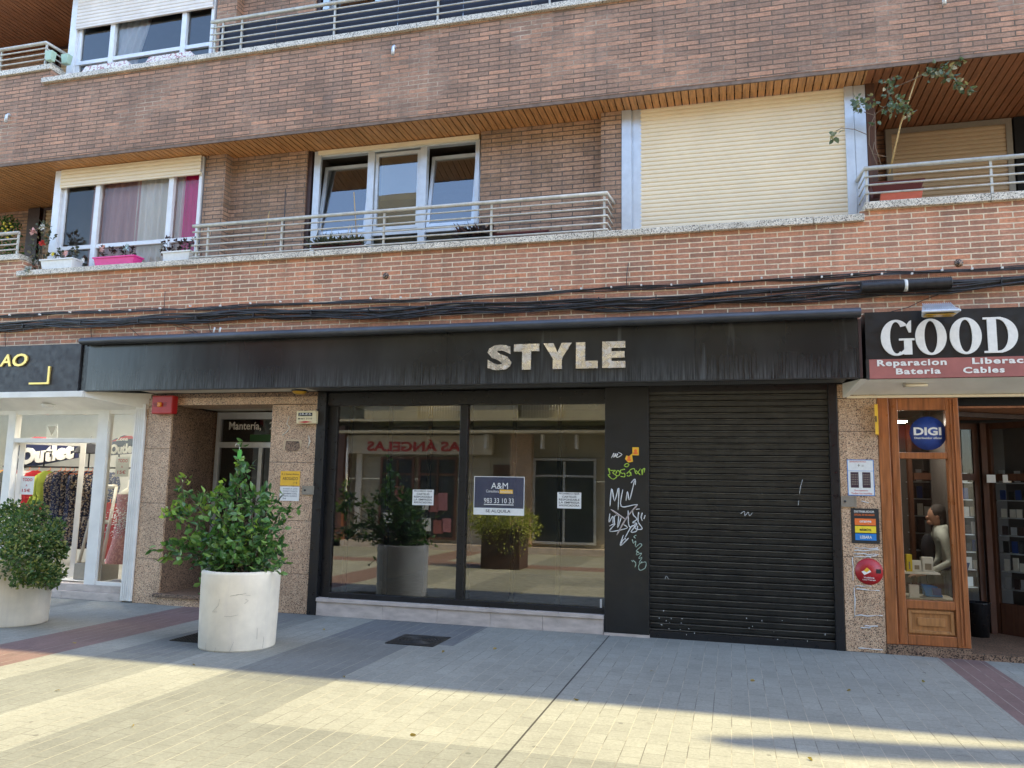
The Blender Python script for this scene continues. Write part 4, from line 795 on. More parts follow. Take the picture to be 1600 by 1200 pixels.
m=MB(); m.quad((1.37,-.36,2.752),(1.295,-.35,2.76),(1.16,.0,2.76),(1.16,.0,2.61),(1.21,.0,2.61)); m.build('end_panel',M['white'],t); MB().box(1.20,5.6,-.012,.03,2.60,2.626).build('rear_trim',M['cream'],t)
x0=W(1414,602,-.25)[0]; x1=W(1449,602,-.25)[0]; MB().lathe((1.78,.9,2.50),[(.001,-.03),(.07,-.02),(.085,.01),(.08,.04)],20).build('ceiling_lamp_lens',None) if False else None
t=thing('tube_lamp','short cream tube lamp under the right hand canopy','lamp',((x0+x1)/2,-.26,2.69)); MB().tube([(x0,-.26,2.695),(x1,-.26,2.695)],.014,10).build('tube',M['cream'],t); MB().box(x0-.02,x0,-.28,-.24,2.68,2.72).build('socket',M['grey'],t)
# flood light
x0,z0=W(1437,507,-.55); x1,z1=W(1495,490,-.5); t=thing('floodlight','grey finned floodlight on the black sign above the cream letters','floodlight',((x0+x1)/2,-.5,3.38))
m=MB(); zc=3.39; m.hexa([(x0,-.66,zc-.03),(x1,-.66,zc-.03),(x1-.03,-.50,zc-.045),(x0+.03,-.50,zc-.045)],[(x0,-.66,zc-.01),(x1,-.66,zc-.01),(x1-.04,-.50,zc+.07),(x0+.04,-.50,zc+.07)]); m.build('housing',M['alu'],t,bevel=.006)
m=MB()
for i in range(15): xx=x0+.05+i*(x1-x0-.1)/14; m.hexa([(xx-.003,-.645,zc-.01),(xx+.003,-.645,zc-.01),(xx+.003,-.49,zc+.0),(xx-.003,-.49,zc+.0)],[(xx-.003,-.64,zc+.02),(xx+.003,-.64,zc+.02),(xx+.003,-.485,zc+.10),(xx-.003,-.485,zc+.10)])
m.build('fins',M['alu'],t); MB().box(x0+.04,x1-.04,-.64,-.52,zc-.052,zc-.046).build('lens',M['ylens'],t); MB().box((x0+x1)/2-.02,(x0+x1)/2+.02,-.5,-.36,zc,zc+.03).build('bracket',M['alu'],t)
# wooden front
P=thing('wooden_shop_front','varnished wooden shop front with a glazed panel and an open entrance','shop front',(2.2,.1,0)); Y=.05
def wx(p,q=800,Y=Y): return W(p,q,Y)[0]
a0,a1=1.492,1.60; b0=a1+.0; c0=wx(1411,850,.05); c1=wx(1487,850,.05); b1=wx(1508,850,.05)
f=MB(); f.box(a0,a1,-.01,.14,.10,2.60); f.box(a1+.003,c0,.02,.12,.10,2.60).box(c1,b1,.02,.12,.10,2.60)
zt1,zt0=W(1440,641,Y)[1],W(1440,707,Y)[1]; zu=W(1440,717,Y)[1]; zl=W(1440,938,Y)[1]; zp1=W(1460,952,Y)[1]
f.box(c0,c1,.025,.115,zt1,2.60).box(c0,c1,.025,.115,zu,zt0).box(c0,c1,.025,.115,zp1,zl).box(c0,c1,.025,.115,.10,.20)
f.build('frame',M['frame_wood'],P,bevel=.006); box('base_block',M['granite_d'],P,a0,b1,-.015,.14,0,.098)
pn=MB(); pn.box(c0,c1,.06,.09,.20,zp1); frame(pn,c0+.015,c1-.015,.215,zp1-.015,.04,.06,.03); pn.box(c0+.10,c1-.10,.038,.06,.29,zp1-.09); pn.build('lower_panel',M['frame_wood2'],P,bevel=.004)
for r_,s_ in ((zt0,zt1),(zl,zu)): MB().quad((c0,.08,r_),(c1,.08,r_),(c1,.08,s_),(c0,.08,s_)).build('pane',M['glassb'],P)
m=MB(); 
for q in (a1+.02,c1+.04,c1+.07): m.box(q,q+.012,.008,.02,.12,2.58)
m.build('moulding',M['frame_wood'],P)
# entrance recess
Yr=1.45; box('entrance_floor',M['granite_d'],P,b1,5,-.02,Yr,0,.06)
m=MB(); 
for i in range(16): m.box(b1,5,.13+i*.09,.13+i*.09+.075,2.50,2.52)
m.build('ceiling_boards',M['woodd'],P); box('ceiling_void',M['dark'],P,b1,5,.12,1.6,2.525,2.6); m=MB(); m.hexa([(b1+.02,.35,2.44),(b1+1.5,1.2,2.44),(b1+1.5,1.27,2.44),(b1+.02,.42,2.44)],[(b1+.02,.35,2.49),(b1+1.5,1.2,2.49),(b1+1.5,1.27,2.49),(b1+.02,.42,2.49)]); m.build('ceiling_beam',M['brownd'],P)
def vit(x0,y0,x1,y1,ztr,lab):
    v=thing('vitrine',lab,'display case',(x0,y0,.06)); A0=Vector((x0,y0,0)); A1=Vector((x1,y1,0)); d=(A1-A0).normalized(); m=MB()
    leafbar(m,A0,A0+d*.045,.06,2.45,.06); leafbar(m,A1-d*.06,A1,.06,2.45,.06); leafbar(m,A0+d*.06,A1-d*.06,2.38,2.45,.058); leafbar(m,A0+d*.06,A1-d*.06,ztr,ztr+.08,.058); leafbar(m,A0+d*.06,A1-d*.06,.06,.40,.058)
    m.build('case_frame',M['dwood'],v); n=Vector((-d.y,d.x,0))
    for za,zb in ((.40,ztr),(ztr+.08,2.38)):
        p=A0+d*.06+n*.02; q=A1-d*.06+n*.02; MB().quad((p.x,p.y,za),(q.x,q.y,za),(q.x,q.y,zb),(p.x,p.y,zb)).build('pane',M['glassb'],v)
    for k in range(7):
        zz=.55+k*.2; sh=MB(); leafbar(sh,A0+d*.07+n*.04,A1-d*.07+n*.04,zz,zz+.01,.26); sh.build('shelf',M['alu'],v)
    bk=MB(); leafbar(bk,A0+n*.36,A1+n*.36,.06,2.45,.02); bk.build('case_back',M['roomdark'],v)
    L_=(A1-A0).length; pk=None; cnt=0
    pcol=[M['ink'],M['wpl'],M['alu'],M['digi'],M['paper'],M['brownd']]
    for k in range(7):
        for i in range(int(L_/.085)-1):
            c=A0+d*(.10+i*.085)+n*(.045+.02*(i%2)); mm=MB(); hh_=random.uniform(.09,.15); leafbar(mm,c+Vector((0,0,0)),c+d*.06,.565+k*.2,.565+k*.2+hh_,.015)
            o=mm.build('accessory_pack',pcol[(i*3+k*5+int(x0*7))%6]); tag(o,['black','white','grey','navy','cream','brown'][(i*3+k*5+int(x0*7))%6]+' accessory box, '+ORD[i]+' along '+('bottom','second','third','fourth','fifth','sixth','top')[k]+' shelf of the '+lab.split()[0]+' case','box','phone accessories in the '+lab.split()[0]+' case')
vit(2.02,1.30,2.80,1.42,1.78,'glazed wooden case at the back of the entrance, under the beam')
vit(2.89,1.44,3.6,.72,1.78,'angled glazed case at the right edge of the entrance')
box('corner_post',M['dwood'],P,2.815,2.875,1.36,1.46,.06,2.45); box('entrance_back',M['roomdark'],P,b1,5,1.9,1.95,.06,2.5)
for px0,py0,lab in ((1548,748,'tiny white switch plate on the corner post, left one'),(1573,748,'tiny grey framed card on the angled case')):
    x,z=W(px0,py0,1.3); tag(MB().box(x-.045,x+.045,1.28,1.29,z-.045,z+.045).build('card_plate',M['paper']),lab,'plate')
tb=thing('waste_bin','black waste bin on the entrance floor in front of the glazed case','bin',(2.62,1.12,.06)); MB().lathe((2.62,1.12,.06),[(.001,.005),(.10,.0),(.13,.36),(.14,.37),(.125,.37),(.095,.02)],24).build('bin_body',M['blk2'],tb); MB().tube([(2.49,1.12,.41),(2.62,1.0,.40),(2.75,1.12,.41)],.006,6).build('bin_handle',M['blk2'],tb)
# behind the glazed panel: room, shelf and display
room(P,1.5,b1,.06,2.6,.15,2.6,M['roomdark'])
xr,zr2=W(1450,893,.30); t=thing('display_shelf','narrow glass shelf with boxed gadgets behind the wooden panel','shelf',(xr,.3,zr2)); MB().box(c0-.05,c0+.36,.17,.42,zr2-.02,zr2-.005).build('shelf_board',M['wpl'],t)
for (a_,b_,c_,d_,mt,lab) in ((1416,865,1426,892,'yellow2','yellow and white gadget box, leftmost on the shelf'),(1425,872,1440,890,'paper','small white gadget box in the middle of the shelf'),(1441,866,1459,890,'paper','taller white gadget box at the right end of the shelf')):
    xa,za=W(a_,b_,.26); xb,zb=W(c_,d_,.26); t=thing('gadget_box',lab,'box',((xa+xb)/2,.3,zb)); MB().box(xa,xb,.26,.34,zr2-.004,zr2-.004+(za-zb)).build('carton',M[mt],t,bevel=.003); MB().box(xa+.02,xb-.02,.257,.2595,zr2+.02,zr2+(za-zb)*.55).build('picture_print',M['grey'],t)
xa,za=W(1418,912,.22); xb,zb=W(1490,935,.3); 
t=thing('display_counter','low pale display counter behind the wooden panel','counter',(c0+.2,.3,.2)); MB().box(c0-.05,c1+.05,.16,.60,.38,zb+.0).build('counter_top',M['beige'],t)
x0,z1=W(1420,913,.22); x1,z0=W(1436,933,.22); tag(MB().box(x0,x1,.2,.24,zb,z1).build('white_leaflet_box',M['paper']),'white leaflet box at the left of the low counter','box')
x0,z1=W(1438,907,.4); x1,z0=W(1472,932,.4); t=thing('phone_holder','bright blue plastic holder on the low counter','holder',((x0+x1)/2,.4,zb)); m=MB(); m.hexa([(x0+.04,.34,zb),(x1,.34,zb),(x1,.5,zb),(x0+.04,.5,zb)],[(x0,.36,z1-.03),(x1-.05,.36,z1-.05),(x1-.05,.42,z1-.05),(x0,.42,z1-.03)]); m.build('holder_body',M['blue'],t,bevel=.008); MB().box(x1-.10,x1-.02,.33,.36,zb+.02,zb+.09).build('tray',M['digi'],t)
# round blue sticker
cx,cz=W(1450,677,.074); r_=W(1479,677,.074)[0]-cx; t=thing('round_sticker','round blue sticker with white lettering on the upper pane of the wooden front','sticker',(cx,.074,cz)); MB().lathe((cx,.074,cz),[(.001,0),(r_,0),(r_,.003)],48,'y').build('disc',M['digi'],t)
m=MB(); text(m,'DIGI',cx-r_*.78,cz-r_*.12,cx+r_*.72,cz+r_*.36,.0725,.001,.035); text(m,'Distribuidor oficial',cx-r_*.75,cz-r_*.34,cx+r_*.72,cz-r_*.22,.0725,.001,.015); m.build('printed_text',M['wlet'],t)
# yellow sign seen edge-on
x,z=W(1367,655,-.1); t=thing('yellow_side_sign','narrow yellow sign projecting from the pier beside the wooden front','sign',(x,-.05,z)); m=MB(); m.hexa([(x-.005,-.13,z-.16),(x+.022,-.13,z-.16),(x+.05,.0,z-.16),(x+.02,.0,z-.16)],[(x-.005,-.13,z+.15),(x+.022,-.13,z+.15),(x+.05,.0,z+.17),(x+.02,.0,z+.17)]); m.build('sign_board',M['yellow'],t); MB().box(x-.001,x+.012,-.134,-.131,z-.03,z+.03).build('arrow_print',M['ink'],t)
# posters on the right pier
t,x0,x1,z0,z1,Y=plate('phone_poster','white blue edged poster of two phones on the right pier','poster',1323,718,1367,775,M['paper']); k=x1-x0;h=z1-z0
m=MB(); frame(m,x0,x1,z0,z1,Y-.001,Y,.007); m.box(x0,x1,Y-.0009,Y,z0+h*.68,z0+h*.69); m.build('blue_border',M['blue'],t)
m=MB(); m.box(x0+k*.12,x0+k*.42,Y-.002,Y-.001,z0+h*.22,z0+h*.65); m.box(x0+k*.56,x0+k*.86,Y-.002,Y-.001,z0+h*.22,z0+h*.65); m.build('phone_print',flat('dark_plum_print',(.05,.025,.04),.4),t)
m=MB()
for s_ in (.12,.56):
    for i in range(4):
        for j in range(5): m.box(x0+k*(s_+.035+i*.065),x0+k*(s_+.07+i*.065),Y-.003,Y-.0021,z0+h*(.30+j*.065),z0+h*(.335+j*.065))
m.box(x0+k*.40,x0+k*.48,Y-.002,Y-.001,z0+h*.83,z0+h*.85); m.box(x0+k*.43,x0+k*.45,Y-.002,Y-.001,z0+h*.80,z0+h*.88); m.box(x0+k*.55,x0+k*.63,Y-.002,Y-.001,z0+h*.84,z0+h*.85); m.box(x0+k*.55,x0+k*.63,Y-.002,Y-.001,z0+h*.81,z0+h*.82); m.build('icon_print',M['grey'],t)
m=MB(); text(m,'REPARAMOS MOVILES',x0+k*.1,z0+h*.92,x0+k*.72,z0+h*.965,Y-.0015); text(m,'Recogemos',x0+k*.25,z0+h*.115,x0+k*.75,z0+h*.165,Y-.0015,.001,.01); text(m,'Todos los moviles',x0+k*.12,z0+h*.04,x0+k*.9,z0+h*.09,Y-.0015,.001,.01); m.build('red_text',M['redp'],t)
t,x0,x1,z0,z1,Y=plate('dealer_poster','black dealer board with orange, yellow and blue name bars','sign',1329,794,1375,850,M['ink']); k=x1-x0;h=z1-z0
m=MB(); text(m,'DISTRIBUIDOR',x0+k*.12,z0+h*.88,x0+k*.84,z0+h*.94,Y-.0015,.001,.015); m.build('title_text',M['wlet'],t); m=MB(); text(m,'OFICIAL DE RECARGAS',x0+k*.12,z0+h*.79,x0+k*.84,z0+h*.845,Y-.0015,.001,.015); m.build('subtitle_text',M['orangep'],t)
for i,(s_,bm,tm) in enumerate((('orange','orangep','wlet'),('MÁSMÓVIL','yellow2','ink'),('LEBARA','blue','wlet'))):
    zb_=z0+h*(.52-i*.215); MB().box(x0+k*.13,x0+k*.88,Y-.002,Y,zb_,zb_+h*.19).build('name_bar',M[bm],t); m=MB(); text(m,s_,x0+k*.30,zb_+h*.05,x0+k*.72,zb_+h*.135,Y-.0035,.001,.02); m.build('name_text',M[tm],t)
cx,cz=W(1358,893,-.006); r_=W(1380,893,-.006)[0]-cx; t=thing('round_red_sticker','round red sticker with a white box picture low on the right pier','sticker',(cx,-.006,cz)); MB().lathe((cx,-.007,cz),[(.001,0),(r_,0),(r_,.006)],48,'y').build('disc',M['redbox'],t)
m=MB(); m.plate([(cx-r_*.55,cz-r_*.02),(cx-r_*.35,cz-r_*.28),(cx+r_*.15,cz-r_*.02),(cx,cz+r_*.18)],-.009,-.0075); text(m,'Vodafone',cx-r_*.4,cz-r_*.52,cx+r_*.35,cz-r_*.4,-.009,.001,.01); text(m,'One Prepago',cx-r_*.5,cz-r_*.70,cx+r_*.45,cz-r_*.58,-.009,.001,.01); m.build('white_print',M['wlet'],t)
MB().plate([(cx-r_*.38,cz+r_*.05),(cx-r_*.18,cz-r_*.06),(cx+r_*.05,cz+r_*.12),(cx-r_*.15,cz+r_*.3)],-.011,-.0095).build('picture_print',M['yellow'],t); MB().box(cx+r_*.5,cx+r_*.85,-.0095,-.0078,cz-r_*.12,cz+r_*.2).build('badge_print',M['ink'],t,bevel=.002)
TR=[]
def smear(pts):
    pts=sorted(pts,key=lambda p:p[1]+p[3]) 
    for a_,b_,c_,d_ in pts:
        x0,z0=W(a_,b_,-.004); x1,z1=W(c_,d_,-.004); 
        q=[(x0+(x1-x0)*i/5+random.gauss(0,.004),-.003,z0+(z1-z0)*i/5+random.gauss(0,.004)) for i in range(6)]
        k=len(TR); TR.append(1); tag(MB().tube(q,[random.uniform(.002,.007) for _ in q],5).build('tape_residue',M['marks']),'white smear of old tape glue on the right pier, '+ORD[k]+' from the top','tape residue','tape smears on the right pier')
smear([(1336,856,1372,857),(1334,861,1374,860),(1334,866,1372,867),(1335,871,1370,869),(1332,870,1333,908),(1336,916,1362,916),(1337,920,1374,923),(1334,918,1336,965),(1337,962,1378,962),(1350,978,1372,978),(1345,981,1360,980),(1340,1013,1378,1015),(1352,868,1362,872),(1346,783,1358,786)])
# chalky patches on the left pier
m=MB(); q=[W(a_,b_,-.003) for a_,b_ in ((452,650),(448,662),(453,668),(447,676),(441,680))]; m.tube([(a_,-.002,b_) for a_,b_ in q],.006,5)
q=[W(a_,b_,-.003) for a_,b_ in ((482,680),(484,690),(481,700))]; m.tube([(a_,-.002,b_) for a_,b_ in q],[.004,.012,.006],5); tag(m.build('paint_smear',M['beige']),'pale squiggle and drip smeared on the granite pier beside the cream alarm box','paint smear')
# ============================================================ CABLES ON THE FACADE
def strand(pts,y,n,rad,spread,seed,name='cable_bundle',lab='',grp='cable bundles along the facade'):
    rnd=random.Random(seed); base=[]
    P_=[W(a_,b_,y) for a_,b_ in pts]
    N_=90; xs=[p[0] for p in P_]
    X0,X1=xs[0],xs[-1]; t=thing(name,lab,'cables',((X0+X1)/2,y,P_[0][1]),grp)
    for c in range(n):
        m=MB(); ph=rnd.random()*9; am=rnd.uniform(.3,1)*spread; q=[]
        for i in range(N_+1):
            x=X0+(X1-X0)*i/N_; k=max(j for j in range(len(xs)) if xs[j]<=x+1e-6); k=min(k,len(xs)-2); f_=(x-xs[k])/(xs[k+1]-xs[k]); z=P_[k][1]*(1-f_)+P_[k+1][1]*f_
            q.append((x,y+am*.6*math.sin(x*rnd.uniform(1.15,1.2)+ph),z+am*math.cos(x*1.7+ph*1.3)+am*.5*math.sin(x*4.1+ph)+rnd.gauss(0,.0012)))
        m.tube(q,rad*rnd.uniform(.6,1.2),5); m.build('cable',M['cable'],t)
    return t
ext=lambda l:[(-30,l[0][1]+3)]+l+[(1700,l[-1][1]-11)]
c1=strand(ext([(0,494),(400,478),(800,462),(1200,437),(1600,419)]),-.03,6,.008,.022,1,lab='upper thin bundle of black cables clipped along the lower brick band')
c2=strand(ext([(0,507),(150,500),(400,488),(700,480),(1000,468),(1200,455),(1345,446),(1490,440),(1600,433)]),-.05,8,.0105,.032,2,lab='middle thick bundle of black cables along the lower brick band')
c3=strand(ext([(0,514),(150,506),(400,496),(650,490),(800,485),(1000,478),(1200,466),(1340,463),(1490,452),(1600,438)]),-.05,8,.009,.042,3,lab='lowest loosely sagging bundle of black cables on the brick band')
for px_ in range(15,1600,47):
    y0=494-(px_)*.0475; x,z=W(px_,y0+random.uniform(-3,2),-.06); tag(MB().box(x-.009,x+.009,-.075,-.045,z-.008,z+.012).build('cable_clip',M['clip']),'tiny white cable clip, '+ORD[(px_-15)//47]+' from the left edge','clip','white clips on the cable bundles')
for px_ in range(35,1600,90):
    y0=507-(px_)*.045; x,z=W(px_,y0+3,-.08); tag(MB().box(x-.005,x+.005,-.085,-.055,z-.03,z+.03).build('cable_tie',M['cable']),'dark tie round the cables, '+ORD[(px_-35)//90]+' from the left edge','cable tie','dark ties on the cable bundles')
x0,z0=W(1345,449,-.10); x1,z1=W(1487,441,-.10); n_=44; pr=[]
t=thing('splice_closure','ribbed dark cable splice tube with a white band on the cable bundle','splice closure',((x0+x1)/2,-.1,z0)); m=MB(); pts=[];rr=[]
for i in range(n_*2+1):
    f_=i/(n_*2); pts.append((x0+(x1-x0)*f_,-.10,z0+(z1-z0)*f_)); rr.append(.062 if i%2 else .052)
m.tube(pts,rr,16); m.build('ribbed_sleeve',M['cable'],t); xm=x0+(x1-x0)*.48; MB().tube([(xm,-.10,z0),(xm+.03,-.10,z0)],.065,16).build('white_band',M['wpl'],t)
def wire(pts,lab,r=.004,y=-.02,mt=None):
    m=MB(); m.tube([(W(a_,b_,y)[0],y,W(a_,b_,y)[1]) for a_,b_ in pts],r,5); tag(m.build('hanging_wire',mt or M['cable']),lab,'wire')
wire([(1480,455),(1440,470),(1420,480),(1392,487)],'thin wire slanting down to the splice tube above the floodlight'); wire([(270,508),(295,516),(312,527)],'thin wire dropping behind the awning right of the gold lettered sign'); wire([(275,506),(300,514),(316,526)],'second thin wire beside the slanting one left of the white connectors')
wire([(325,505),(328,517),(338,526)],'thin looping wire next to the white connectors'); wire([(143,508),(142,518),(144,531)],'thin wire above the left end of the awning cassette'); wire([(8,515),(8,528),(9,543)],'thin wire above the charcoal sign at the far left')
wire([(982,411),(979,430),(979,446)],'short black wire hanging on the brick below the big closed blind'); wire([(258,455),(257,470),(256,490)],'thin black wire hanging below the flower boxes'); wire([(203,512),(214,522),(224,529)],'short slanting wire over the left part of the awning')
for px_,lab in ((334,'white cable connector, left of the two above the awning'),(343,'white cable connector, right of the two above the awning')):
    x,z=W(px_,515,-.04); tag(MB().tube([(x,-.04,z-.05),(x+.015,-.04,z+.03)],.012,8).build('cable_connector',M['wpl']),lab,'connector')
for a_,b_,lab in ((603,431,'grey cement plug in the brick below the centre window'),(1498,411,'grey cement plug in the brick above the splice tube')):
    x,z=W(a_,b_,0); t=thing('wall_plug',lab,'wall plug',(x,0,z)); MB().lathe((x,-.004,z),[(.001,0),(.045,0),(.04,.006)],9,'y').build('cement',M['granite_d'],t); MB().lathe((x,-.006,z),[(.001,0),(.01,0),(.01,.003)],8,'y').build('bolt',M['ink'],t)
# ============================================================ PLANTERS IN THE STREET
def planter(cx,cy,lab,seed):
    t=thing('round_planter',lab,'planter',(cx,cy,0),'white round concrete planters')
    r=.375; h=.735; MB().lathe((cx,cy,0),[(.001,.0),(r*.955,0),(r*.965,.015),(r*.99,.35),(r,.60),(r+.002,h-.03),(r-.004,h-.006),(r-.015,h),(r-.05,h-.002),(r-.058,h-.02),(r-.06,h-.16)],72).build('pot',M['pot'],t)
    o=MB().lathe((cx,cy,0),[(r-.059,h-.09),(.15,h-.06),(.001,h-.05)],32).build('soil',M['soil'],t); return t
gx1=G(313,1010)[0]; c1x,c1y=-4.715,-1.93
p1=planter(c1x,c1y,'round white concrete planter in front of the house door, holding the tall leafy shrub',1)
m=MB()
def sc3(l,R_=.377):
    q=[]
    for a_,b_ in l:
        # wrap scratches on the cylinder
        X,Z=W(a_,b_,c1y-.33); dx=max(-.36,min(.36,X-c1x)); q.append((c1x+dx,c1y-math.sqrt(max(.0001,R_*R_-dx*dx)),Z))
    MB().tube(q,.0012,4).build('scratch',M['grey'],p1)
for l in ([(362,931),(372,929),(384,932)],[(354,962),(362,963),(371,961)],[(348,935),(346,945),(336,955),(344,955)],[(379,937),(382,940),(378,944)],[(325,1003),(325,1016)],[(365,1003),(360,1018)],[(392,1008),(390,1019)],[(418,1003),(416,1012)],[(369,930),(380,928)],[(388,985),(387,1003)],[(342,1010),(339,1020)]): sc3(l)
m=MB(); 
x,z=W(324,914,c1y-.2); dx=-.33; m.box(c1x-.345,c1x-.315,c1y-.20,c1y-.17,z-.012,z+.012); m.build('tag_plate',M['ink'],p1)
c2x,c2y=-7.74,-1.72; p2=planter(c2x,c2y,'round white concrete planter at the left edge, holding the low bush',2)
def addclump(m,c,r,n,L,wd,up=.3,flat_=1.):
    for _ in range(n):
        v=Vector((random.gauss(0,1),random.gauss(0,1)*flat_,random.gauss(0,1)))
        v=v.normalized()*r*random.random()**.45; p=Vector(c)+v; d=v.normalized()+Vector((random.gauss(0,.6),random.gauss(0,.6),random.gauss(up,.6)))
        plantleaf(m,p,d,L*random.uniform(.6,1.25),wd*random.uniform(.7,1.2))
def at(px_,py_,Y): X,Z=W(px_,py_,Y); return Vector((X,Y,Z))
# tall shrub
t=thing('tall_shrub','tall glossy green shrub with a leaning left branch growing in the planter by the door','shrub',(c1x,c1y,.68)); st=MB(); lf=MB()
base=Vector((c1x,c1y,.66))
br=[((372,722),-1.8,.06,14),((375,745),-1.75,.09,30),((370,775),-1.85,.14,60),((402,785),-1.8,.15,70),((345,780),-1.9,.12,40),((425,790),-1.7,.10,34),((305,790),-1.7,.09,26),((288,800),-1.75,.07,20),((272,808),-1.8,.06,16),((292,772),-1.75,.05,12),((385,815),-1.95,.20,110),((350,820),-2.0,.17,80),((430,820),-1.7,.11,36),((325,830),-1.9,.16,70),((300,840),-1.8,.14,55),((370,850),-2.05,.20,120),((410,850),-1.85,.19,110),((335,855),-2.0,.17,80),((295,862),-1.85,.12,40),((275,858),-1.8,.07,18),((430,865),-1.75,.13,50),((395,880),-2.0,.18,110),((350,880),-2.05,.17,100),((320,870),-1.9,.13,50),((415,890),-1.8,.13,60),((335,893),-1.95,.12,50),((262,866),-1.8,.05,8),((438,800),-1.7,.06,14),((372,895),-1.9,.16,70)]
for i,((a_,b_),Y,r,n) in enumerate(br):
    c=at(a_,b_,Y); k=base+Vector((random.uniform(-.12,.12),random.uniform(-.1,.1),0)); mid=(k+c)/2+Vector((random.uniform(-.05,.05),0,.06)); st.tube([k,mid,c],[.011,.007,.003],6)
    addclump(lf,c,r*1.12,int(n*.42),.095,.050,.15); addclump(lf,c,r*1.0,int(n*.34),.062,.033,.15)
    for _ in range(max(2,n//12)):
        e=c+Vector((random.gauss(0,r*1.25),random.gauss(0,r*.8),random.gauss(.05,r*1.15))); st.tube([c,(c+e)/2+Vector((0,0,.015)),e],.0025,4)
        for q in range(5): plantleaf(lf,c.lerp(e,.5+q*.12),Vector((random.gauss(0,1),random.gauss(0,1),random.gauss(.2,.7))),.085,.045)
yl=MB()  # clumps painted lighter where the shrub catches yellow light
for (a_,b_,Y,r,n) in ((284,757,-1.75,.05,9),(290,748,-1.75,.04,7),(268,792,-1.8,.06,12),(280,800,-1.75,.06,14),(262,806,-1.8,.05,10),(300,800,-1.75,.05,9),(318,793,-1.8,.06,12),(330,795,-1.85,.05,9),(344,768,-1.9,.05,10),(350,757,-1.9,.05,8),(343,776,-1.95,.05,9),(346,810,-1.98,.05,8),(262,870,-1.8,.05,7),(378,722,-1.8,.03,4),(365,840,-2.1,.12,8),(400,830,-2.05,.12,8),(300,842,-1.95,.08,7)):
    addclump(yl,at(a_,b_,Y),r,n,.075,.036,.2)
for l in ([(292,815),(287,785),(285,755),(292,745)],[(310,825),(285,812),(262,805)],[(335,800),(345,775),(352,755)]): st.tube([tuple(at(a_,b_,-1.78)) for a_,b_ in l],.004,5)
yl.build('lit_foliage',M['leafy'],t)
st.build('stems',M['bark'],t); lf.build('foliage',M['leaf1'],t)
cards=MB()
x,_,z=at(374,707,-1.8); tg=thing('hanging_tag','bright green hook and tag tied to the top of the tall shrub','tag',(x,-1.8,z)); MB().box(x-.022,x+.022,-1.80,-1.795,z-.065,z+.03).build('tag_card',flat('bright_green_plastic',(.12,.5,.10),.4),tg)
MB().tube([(x-.005,-1.797,z+.03),(x+.0,-1.797,z+.06),(x-.02,-1.797,z+.09),(x-.05,-1.797,z+.085),(x-.055,-1.797,z+.06)],.004,5).build('hook',M['wpl'],tg)
# low bush
t=thing('low_bush','dense low green bush with pale tips spilling over the left planter rim','shrub',(c2x,c2y,.68)); st=MB(); lf=MB(); base=Vector((c2x,c2y,.66))
for (a_,b_),Y,r,n in (((20,800),-1.7,.14,260),((55,805),-1.75,.15,300),((-5,815),-1.6,.2,300),((85,825),-1.7,.11,200),((30,830),-1.95,.22,480),((70,845),-1.9,.18,380),((0,850),-1.9,.22,400),((40,865),-2.05,.22,480),((85,865),-1.75,.13,240),((10,885),-2.0,.16,240),((60,890),-2.08,.13,260),((30,905),-2.14,.09,120),((75,900),-1.9,.12,200),((88,895),-1.65,.10,150),((98,855),-1.7,.05,50),((84,912),-1.62,.05,50),((55,908),-2.1,.07,80)):
    c=at(a_,b_,Y); st.tube([base,(base+c)/2+Vector((0,0,.08)),c],[.01,.006,.003],5); addclump(lf,c,r,int(n*1.7),.042,.025,.1)
st.build('stems',M['bark'],t); lf.build('foliage',M['leaf2'],t)
# ============================================================ MANHOLE COVERS
def cover(name,lab,x0,x1,y0,y1,ridge):
    t=thing(name,lab,'manhole cover',((x0+x1)/2,(y0+y1)/2,0),'metal covers in the paving'); MB().box(x0,x1,y0,y1,.002,.008).build('plate',M['iron'],t); m=MB()
    n=13
    if ridge=='arc':
        cx,cy=(x0+x1)/2,(y0+y1)/2
        for k in range(1,7):
            r=.035*k; q=[(cx+r*math.cos(a*math.pi/12),cy+r*math.sin(a*math.pi/12),.008) for a in range(25)]; m.tube(q,.005,4)
    else:
        for i in range(n): y=y0+(y1-y0)*(i+.5)/n; m.box(x0+.02,x1-.02,y-.007,y+.007,.008,.013)
        for i in range(n): x=x0+(x1-x0)*(i+.5)/n; m.box(x-.005,x+.005,y0+.02,y1-.02,.0075,.0115)
    m.build('raised_pattern',M['dkmet'],t)
cover('manhole_cover','square dark manhole cover with ring pattern in front of the vacant shop',-3.41,-2.89,-1.33,-.80,'arc'); cover('drain_grate','dark grate half hidden behind the tall shrub planter',-5.46,-4.95,-1.98,-1.50,'grid')
# ============================================================ FLOWER BOXES AND BALCONY PLANTS
def trough(x0,x1,y0,y1,z0,h,mt,lab,name='flower_box',nv=''):
    t=thing(name,lab,'flower box',((x0+x1)/2,(y0+y1)/2,z0)); s=.03; m=MB()
    m.hexa([(x0+s,y0+s*.6,z0),(x1-s,y0+s*.6,z0),(x1-s,y1-s*.6,z0),(x0+s,y1-s*.6,z0)],[(x0,y0,z0+h-.02),(x1,y0,z0+h-.02),(x1,y1,z0+h-.02),(x0,y1,z0+h-.02)]); m.build('trough_body',mt,t,bevel=.006)
    m=MB(); frame_=[(x0-.012,x1+.012,y0-.012,y0+.01),(x0-.012,x1+.012,y1-.01,y1+.012),(x0-.012,x0+.01,y0+.01,y1-.01),(x1-.01,x1+.012,y0+.01,y1-.01)]
    for a_,b_,c_,d_ in frame_: m.box(a_,b_,c_,d_,z0+h-.02,z0+h)
    m.build('rim',mt,t); MB().box(x0+.01,x1-.01,y0+.01,y1-.01,z0+h-.019,z0+h-.008).build('soil',M['soil'],t); return t
zs_=4.617
